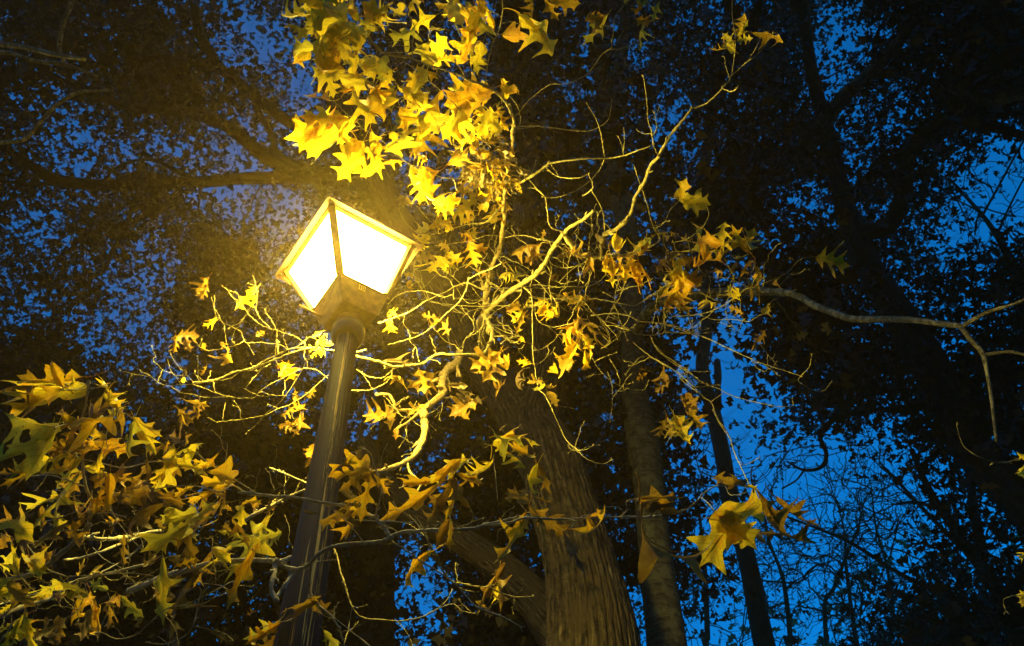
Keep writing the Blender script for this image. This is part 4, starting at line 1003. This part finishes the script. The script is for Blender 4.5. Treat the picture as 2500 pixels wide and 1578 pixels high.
T1.leaf('N', """1190,210,1030,400,y0f 1190,220,1100,210,y4s 1180,250,1190,360,y3f 850,490,725,530,y3f 850,490,780,480,y4f 1460,880,1540,1030,o1f 1480,890,1410,1010,o0f 1450,890,1550,950,o0f 1470,890,1400,930,o4c
1800,590,1710,640,y3c 1760,700,1860,620,y3c 1770,700,1910,690,g0c 1700,780,1830,760,g0c 1690,830,1760,780,g2c 1790,760,1800,830,y4c 540,930,550,1020,b3c 720,700,745,765,y4f 520,1040,560,1020,y4f
1740,1100,1680,1200,d0f 1550,1270,1560,1180,d0c 1640,1260,1540,1290,d3f 1640,1240,1500,1330,d3e 1400,1440,1560,1470,d0f 1490,1400,1480,1460,d1f 1610,1310,1590,1500,d3f 1600,1380,1540,1440,d0f
770,170,700,310,d0f 780,100,680,260,d0f 480,620,470,800,d0f 560,640,600,780,d3f 470,640,700,600,d0f 1280,590,1210,640,d0f 960,780,1010,860,d1c 880,690,930,720,d1f 500,1290,650,1400,d0f 690,1230,690,1390,d0f 560,1210,800,1240,d3f 530,1340,560,1440,d4f 760,900,700,1000,d0f""", spread=.08)
T1.leaf('F', """350,490,310,560,o1f 330,560,300,610,d4f 240,300,180,350,d0f 290,330,240,460,d3f 250,400,170,390,d0f 250,210,260,260,d3f 880,100,920,230,d0f 760,320,590,350,d0f 760,330,730,420,d4f
960,1030,800,1230,o3c 770,410,760,470,d4f 1300,20,1150,110,d0f 1290,30,1220,180,d0f 1460,80,1380,60,o3f 1330,40,1320,100,d4f 1290,1150,1180,1370,d3c 1320,1100,1270,1200,d4c 1280,1190,1300,1340,d3s 1290,1150,1270,1260,y3s 1200,1310,1260,1370,d1f 700,650,720,700,d1f
1190,270,1040,350,d0f 1050,290,1150,350,d0f""", spread=.1)

# ------------------------------------------------------------------ nearer oak boughs: lower left cluster and the long bare limb
TL = BG('leafy_near_oak', 'near oak outside the lower left, crowded yellow and brown leaves on its low boughs', 2.1,
        '-1100,1700,240 -1060,1300,220 -1020,900,190 -960,500,150', rmax=4, mat='trunk', sides=48, group='trees lit by the lamp')
TL.root.name = 'leafy_oak'
TL.slim = .68; TL.ext = 1.15; TL.reg = []; TL.default = 2.2
nd = []
while len(nd) < 800:
    p = np.array((random.uniform(-9, 9), random.uniform(-11, 2), random.uniform(3.5, 11))); q = W.T @ (p - CAM)
    if q[2] > .3: continue
    nd.append(p)
TL.grow(nd, np.ones(len(nd), bool), leaf_n=22, spread=.5, lsize=.36)  # unseen crown behind and above the camera, added to block sky light
bough(TL, 'bough', 'pale', [('E', """60 30 3.3 2.3:-1500,900 -900,1100 -400,1190 -100,1200 0,1190
30 22:0,1190 80,1170 200,1130 300,1060 400,970 455,900
20 10 2.3 2.0:455,900 470,790 445,700 430,600 425,480 420,370 440,280 455,170
22 14:-100,1360 0,1370 100,1320 260,1270 380,1190 500,1160 600,1130 760,1095
24 20 3.2 3.3:425,955 520,965 620,960 720,940 830,925
14 12:330,1075 430,1065 520,1030 640,980 760,940
8 7:340,1160 450,1155 560,1150 680,1145 780,1155
6 6:640,1200 700,1195 780,1175
9 9:340,1160 240,1120 160,1030 130,980
7 6:740,1025 680,960 610,880 575,810 570,740 580,700
7 7:210,880 300,860 430,810
9 7:750,1500 860,1510 960,1460 1010,1400 1020,1330 1040,1230
5 5:820,1470 870,1510
6 6:1050,1195 1130,1205 1190,1240 1230,1300
8 7:440,1470 520,1450 600,1480 700,1460 760,1410 860,1330 960,1300 1080,1250 1190,1190
9 8:1000,500 1060,560 1110,590
10 9:1050,700 1130,720 1210,690 1280,730 1380,740 1482,745
6 5:455,180 400,190 330,195
6 5:460,180 400,160 340,165
7 6:455,190 500,185 540,175
6 6:420,330 480,310 560,300 625,310 660,330 690,350
6 5:510,610 530,500 550,420 580,340
5 5:1175,470 1165,600 1160,800
5 5:480,1010 540,1070 620,1110
7 6:70,1090 130,1190 200,1250
9 8:425,370 350,370 290,385
8 7:470,830 560,830 640,850
12 12:-40,1310 60,1290 180,1250 300,1230 420,1180 560,1120 690,1040 760,960
8 8:120,880 180,980 260,930 420,920
8 6:300,1400 380,1350 420,1300 440,1220
9 8:430,700 330,660 260,640 150,640
9 8:430,560 520,570 640,600 760,570 900,550 1000,500
8 8:460,850 560,760 700,740 850,700 980,690 1050,700
10 9:900,1120 960,1010 1020,900 1080,800 1120,780
7 7:0,1500 60,1420 100,1380 200,1380 250,1385""")])
bough(TL, 'bough', 'pale', [('F', """30 26 2.6 2.1:-600,1240 -400,1160 -200,1110 -30,1080 80,1080 150,1085
24 20 2.1 1.9:150,1085 180,1110 250,1130 310,1110 370,1050 440,1015 520,1000 600,995 700,985
20 18 1.9 1.75:700,985 740,960 800,940 880,935 960,930 1060,930 1160,925 1210,910 1290,895 1380,870 1462,855
26 24 - 2.0:150,1085 140,1160 130,1230 150,1280
20 20:160,1270 200,1210 240,1150
14 16 2.1 1.95:-40,735 0,740 120,755 250,765 350,780 450,790 550,820 640,855 660,860
16 18:660,860 690,900 735,960
13 8:660,860 680,800 690,720 670,650 640,540 610,515
18 14 3.7 3.5:0,875 100,820 200,770 320,715
12 11 3.6 3.5:120,610 200,640 320,695
20 18 2.7 2.6:180,1085 210,1075 250,1060
8 8:380,780 460,840 540,910 600,990
9 8:440,865 560,875 700,885 835,890
12 8 1.9 1.8:745,985 830,1040 900,1090 980,1140 1060,1200 1120,1260 1180,1320 1290,1360 1340,1390 1400,1420
14 8:340,1100 320,1200 330,1250 370,1310 440,1380 480,1440 500,1520 510,1600
7 7:370,1310 480,1400 640,1520 700,1580
6 6:290,1330 230,1385 160,1400 60,1430
7 7:230,1385 250,1430 300,1470"""),
 ('I', """16 14 1.75 1.7:0,745 120,730 200,700 300,700 420,705 560,700 700,695 900,690 1040,690
14 7 1.7 1.65:1040,690 1160,670 1250,640 1330,580 1360,540 1440,495 1500,490 1600,480 1655,490
8 6:840,700 870,650 865,600 900,580 940,575
6 5:720,630 790,625 840,650 850,680
6 5:1500,495 1530,545 1600,545 1640,530
7 6:1350,560 1400,610 1430,650
6 5:500,770 560,700 640,670
4 4:40,580 30,480 20,380 10,310""")])
TL.reg = [q for q in TL.reg]
mb = MB(); TL.sprout(mb, 60, (0, 1080, 640, 1560), (30, 130), w=3, up=.6); TL.sprout(mb, 34, (640, 1150, 1500, 1560), (25, 110), w=2.6)
keep(mb.build('twigs', M['twig']), TL.root)
TL.leaf('E', """450,130,130,110,o0f 440,190,110,190,y1c 340,180,90,300,o0f 330,190,270,60,o4c 300,170,0,220,d3e 340,170,370,110,y4c 540,175,620,290,y3c 545,180,600,400,d3c 530,180,500,130,y4c 560,190,655,280,y3e
290,385,0,540,g0c 290,390,170,620,g1f 280,380,60,300,g2c 260,400,60,600,g3c 695,350,680,530,g0f 690,340,820,420,g1f 700,350,780,500,y4f 600,300,340,300,o0c 480,320,540,240,d4c 480,320,590,260,g3e 380,360,330,300,d4c
420,380,350,450,o0c 430,480,250,480,o1f 420,510,210,570,y0f 430,540,250,600,o0c 420,500,200,510,d0f 440,470,640,500,o1f 520,500,430,440,o0c 520,520,500,610,y1f 560,500,640,470,o0f 540,440,430,400,g1f
200,610,0,670,o3c 160,600,0,620,d3e 420,620,320,760,d1f 420,630,290,880,g3c 340,750,160,790,g0c 330,760,180,900,g3c 180,830,90,850,b1f 560,620,500,650,d0f 560,640,640,660,o1f 540,690,480,820,o1f 600,680,550,800,o0f
640,580,480,640,d1c 760,560,520,640,d3e 780,560,660,740,d0f 850,560,1040,630,y0c 900,540,820,700,g1f 880,560,790,660,y0c 890,540,1050,480,g3e 850,510,870,460,o2f 860,480,780,520,d1f 940,480,880,440,d0f 1000,420,960,460,d3f
740,660,660,730,o1f 700,680,770,720,o0f 640,700,610,780,b1f 780,740,820,690,g4c 800,720,940,770,d1f 860,720,930,800,d0f 860,780,700,920,d3c 1000,690,910,740,o1f 1200,680,1080,620,o2c 1180,680,1000,760,o0f 1200,670,1060,680,o1c 1100,590,1000,560,o0f
1080,590,940,590,d3f 1130,520,1040,600,o3f 640,870,550,880,o0f 620,860,580,930,d1f 800,860,850,910,d0f 440,860,360,950,d1f 430,870,400,780,o0f 350,880,170,990,d3f 130,980,60,920,b1c 120,870,180,960,y1c 90,1000,20,1120,g3f 60,990,50,1140,y3c
1120,720,1160,760,d1f 1150,770,980,920,d0f 1100,780,980,870,g0f 1000,900,760,1010,g0c 1000,880,820,1010,y0f 960,920,1010,1090,d1f 1050,850,930,1000,d1f 1160,740,1130,850,d3f 1250,790,1340,780,o1c 1240,790,1250,890,y1c 1200,820,1180,790,o0c
1200,940,1160,880,d1f 1200,1010,1120,1090,y2s 1120,1020,1180,1080,y1c 1230,960,1190,990,b0c 1390,830,1200,1140,y3f 1330,970,1440,930,g0f 1340,980,1180,1290,o3c 1370,880,1250,1100,g0c 1400,800,1390,770,d3c
840,1040,860,1350,g3c 800,1050,760,1100,d0f 870,1060,980,1110,b1c 900,1110,1000,1060,o0f 1070,1100,890,1460,d3c 1100,1030,1000,1190,d3f 940,1150,800,1240,d1f 840,1150,820,1230,d0f 560,1230,470,1180,g1f
410,1170,210,1230,g3f 330,1180,200,1260,g0f 260,1260,160,1290,o1f 100,1210,0,1280,y0c 80,1230,0,1240,y1f 60,1300,0,1350,y0f 140,1080,210,1160,y1c 150,1050,220,1110,o2c 440,1060,410,1140,y3c 530,1100,460,1140,o3f 
430,1230,380,1390,o2f 430,1240,350,1260,o1f 470,1240,500,1450,o3c 470,1260,400,1340,y1c 490,1320,480,1440,o2c 570,1310,560,1410,d3f 600,1240,540,1340,d0f 340,1380,200,1460,d0f 320,1370,290,1470,d1f
130,1350,200,1500,y0c 120,1360,60,1520,g3c 110,1370,20,1520,y1f 150,1350,200,1460,o3c 60,1400,0,1440,y0f 230,1460,300,1500,d1f 130,1370,130,1480,g0c
30,940,0,1000,d1f 0,880,110,870,d3f 540,840,480,790,d0f 820,1230,890,1360,d3c 670,1220,650,1300,d3f 620,1260,570,1290,o4f""", spread=.12)
clump(TL, 'E', 520, 620, 240, 90, 6, 200, 2.15, 'ddog', 'ffc')
clump(TL, 'E', 950, 950, 200, 130, 5, 200, 2.2, 'ddgo', 'ffc')
clump(TL, 'E', 250, 1150, 220, 180, 10, 180, 2.2, 'doyg', 'ffc')
clump(TL, 'E', 700, 1000, 300, 200, 8, 170, 2.5, 'ddd', 'fc')
TL.leaf('F', """1150,650,950,770,d3f 1110,560,960,660,o2c 1120,580,940,680,y3c 1020,670,700,840,o3c 940,680,820,690,o1c 1150,570,1040,650,g0c 1250,560,1100,640,y3e 1240,580,1170,620,y4s
1080,640,1200,680,o1f 1060,650,1030,860,o0f 1060,660,1140,800,d1f 1050,680,940,900,d3c 1040,860,1040,1020,o3f 1040,870,970,1000,d4c 
380,1270,260,1330,d1c 380,1280,460,1340,d3c 350,1260,350,1330,d0f 190,1370,0,1460,g3c 180,1400,20,1500,o0f 300,1480,210,1500,d0f 310,1450,390,1400,d2c 330,1440,300,1530,d1f 350,1430,220,1500,d1f 170,1470,80,1530,d1f 400,1440,470,1510,g1f 400,1450,410,1530,y3c 60,1340,10,1360,d3f
640,600,590,640,d4c 20,960,160,960,g3f 120,780,110,860,d3f 40,820,70,790,d1f 290,830,370,840,b4s""", spread=.1)
TL.leaf('I', """60,170,290,200,y3e 10,220,130,140,y1c 10,200,70,280,y0f 30,240,200,350,y0c 100,210,200,290,y3c 130,200,270,290,o3c 270,290,380,500,d3f 300,340,280,530,y3c 20,150,180,140,g3e
240,600,120,510,d2f 230,640,60,920,o3c 250,640,480,770,d0f 250,620,320,720,d2f 200,560,210,520,d1f 460,780,580,1030,b3f 470,800,510,960,b3f 500,770,710,620,o3e 620,700,720,640,o4c
930,575,1200,540,d3f 940,580,1140,580,o2f 950,590,1180,660,b2c 950,590,1390,800,d3e 1640,500,1430,430,d3c 1560,480,1440,420,d2f 1620,500,1710,520,y4f 1680,520,2070,780,d3e 1700,510,1830,720,d3f 1820,560,2104,750,d3e
1700,790,1890,800,b3c 1760,860,1700,780,b4c 280,560,380,600,d3f""", spread=.06)
TL.leaf('F', """640,610,450,650,o1c 640,620,500,720,d0f 640,640,600,860,o0f 650,640,730,730,o3c 560,540,460,620,b0f 600,500,540,570,b1c 520,800,390,870,d1f 580,780,500,960,o0f 580,830,440,870,d3f 480,720,570,790,b1f""", r=1.95, spread=.07)
# the large star shaped leaf, built from four overlapping lobed blades
TL.slim, TL.ext = 1.25, 1.0
TL.leaf('I', """1450,690,1815,592,y2f 1430,655,1640,860,y2f 1600,680,1300,975,y2f 1470,660,1705,895,y2f""", r=1.75, spread=.01)
TL.slim, TL.ext = .68, 1.1
# curled leaves hanging in front of the big trunk, and dim ones further back
clump(T1, 'F', 1150, 180, 160, 90, 10, 100, 3.9, 'dbd', 'fcs')
clump(T1, 'G', 1150, 650, 260, 120, 8, 100, 4.3, 'doyd', 'fcs', kinds=(3, 0, 4)); clump(T1, 'H', 200, 480, 150, 120, 10, 80, 4.1, 'doyb', 'fcs', kinds=(3, 0, 4))
# a few leaves at the right edge
TR = BG('right_edge_oak', 'oak outside the right edge, only a few bright yellow leaves reaching into the picture', 3.4,
        '3500,1600,200 3450,1200,180 3400,700,150 3350,200,110', rmax=6, mat='trunk', sides=40, group='trees lit by the lamp')
TR.root.name = 'edge_oak'; TR.reg = []; TR.default = 2.4
bough(TR, 'bough', 'twig', [('M', """30 10 3.6 2.4:4200,500 3000,380 2300,330 2000,320
9 6:2000,320 1840,310 1700,335 1560,300 1460,230 1410,105
7 6:1900,315 1830,325 1750,340 1640,345""")])
bough(TR, 'bough', 'twig', [('M', """30 10 3.6 2.3:4200,900 3000,1050 2300,1130 2000,1170
9 5:2000,1170 1860,1195 1800,1195 1715,1220 1725,1295""")])
TR.leaf('M', """1870,300,1795,270,y4f 1870,330,1800,420,g1f 1900,900,1810,960,y0f 1900,1080,1830,1280,y1f 1890,1150,1820,1230,y0f 1950,980,1850,900,g0f""", spread=.05)
T1.finish(100); TR.finish(100); TL.finish(100)
# ------------------------------------------------------------------ haze: thin mist round everything
hm, n, o = nmat('mist'); v = n.nodes.new('ShaderNodeVolumePrincipled'); v.inputs['Color'].default_value = (1, .74, .3, 1)
v.inputs['Density'].default_value = .0062; v.inputs['Anisotropy'].default_value = .81
n.links.new(v.outputs[0], o.inputs['Volume'])
mb = MB(); mb.box((0, 3, 13.5), (44, 44, 15)); hz = mb.build('haze', hm, smoothed=False); tag(hz, kind='stuff')
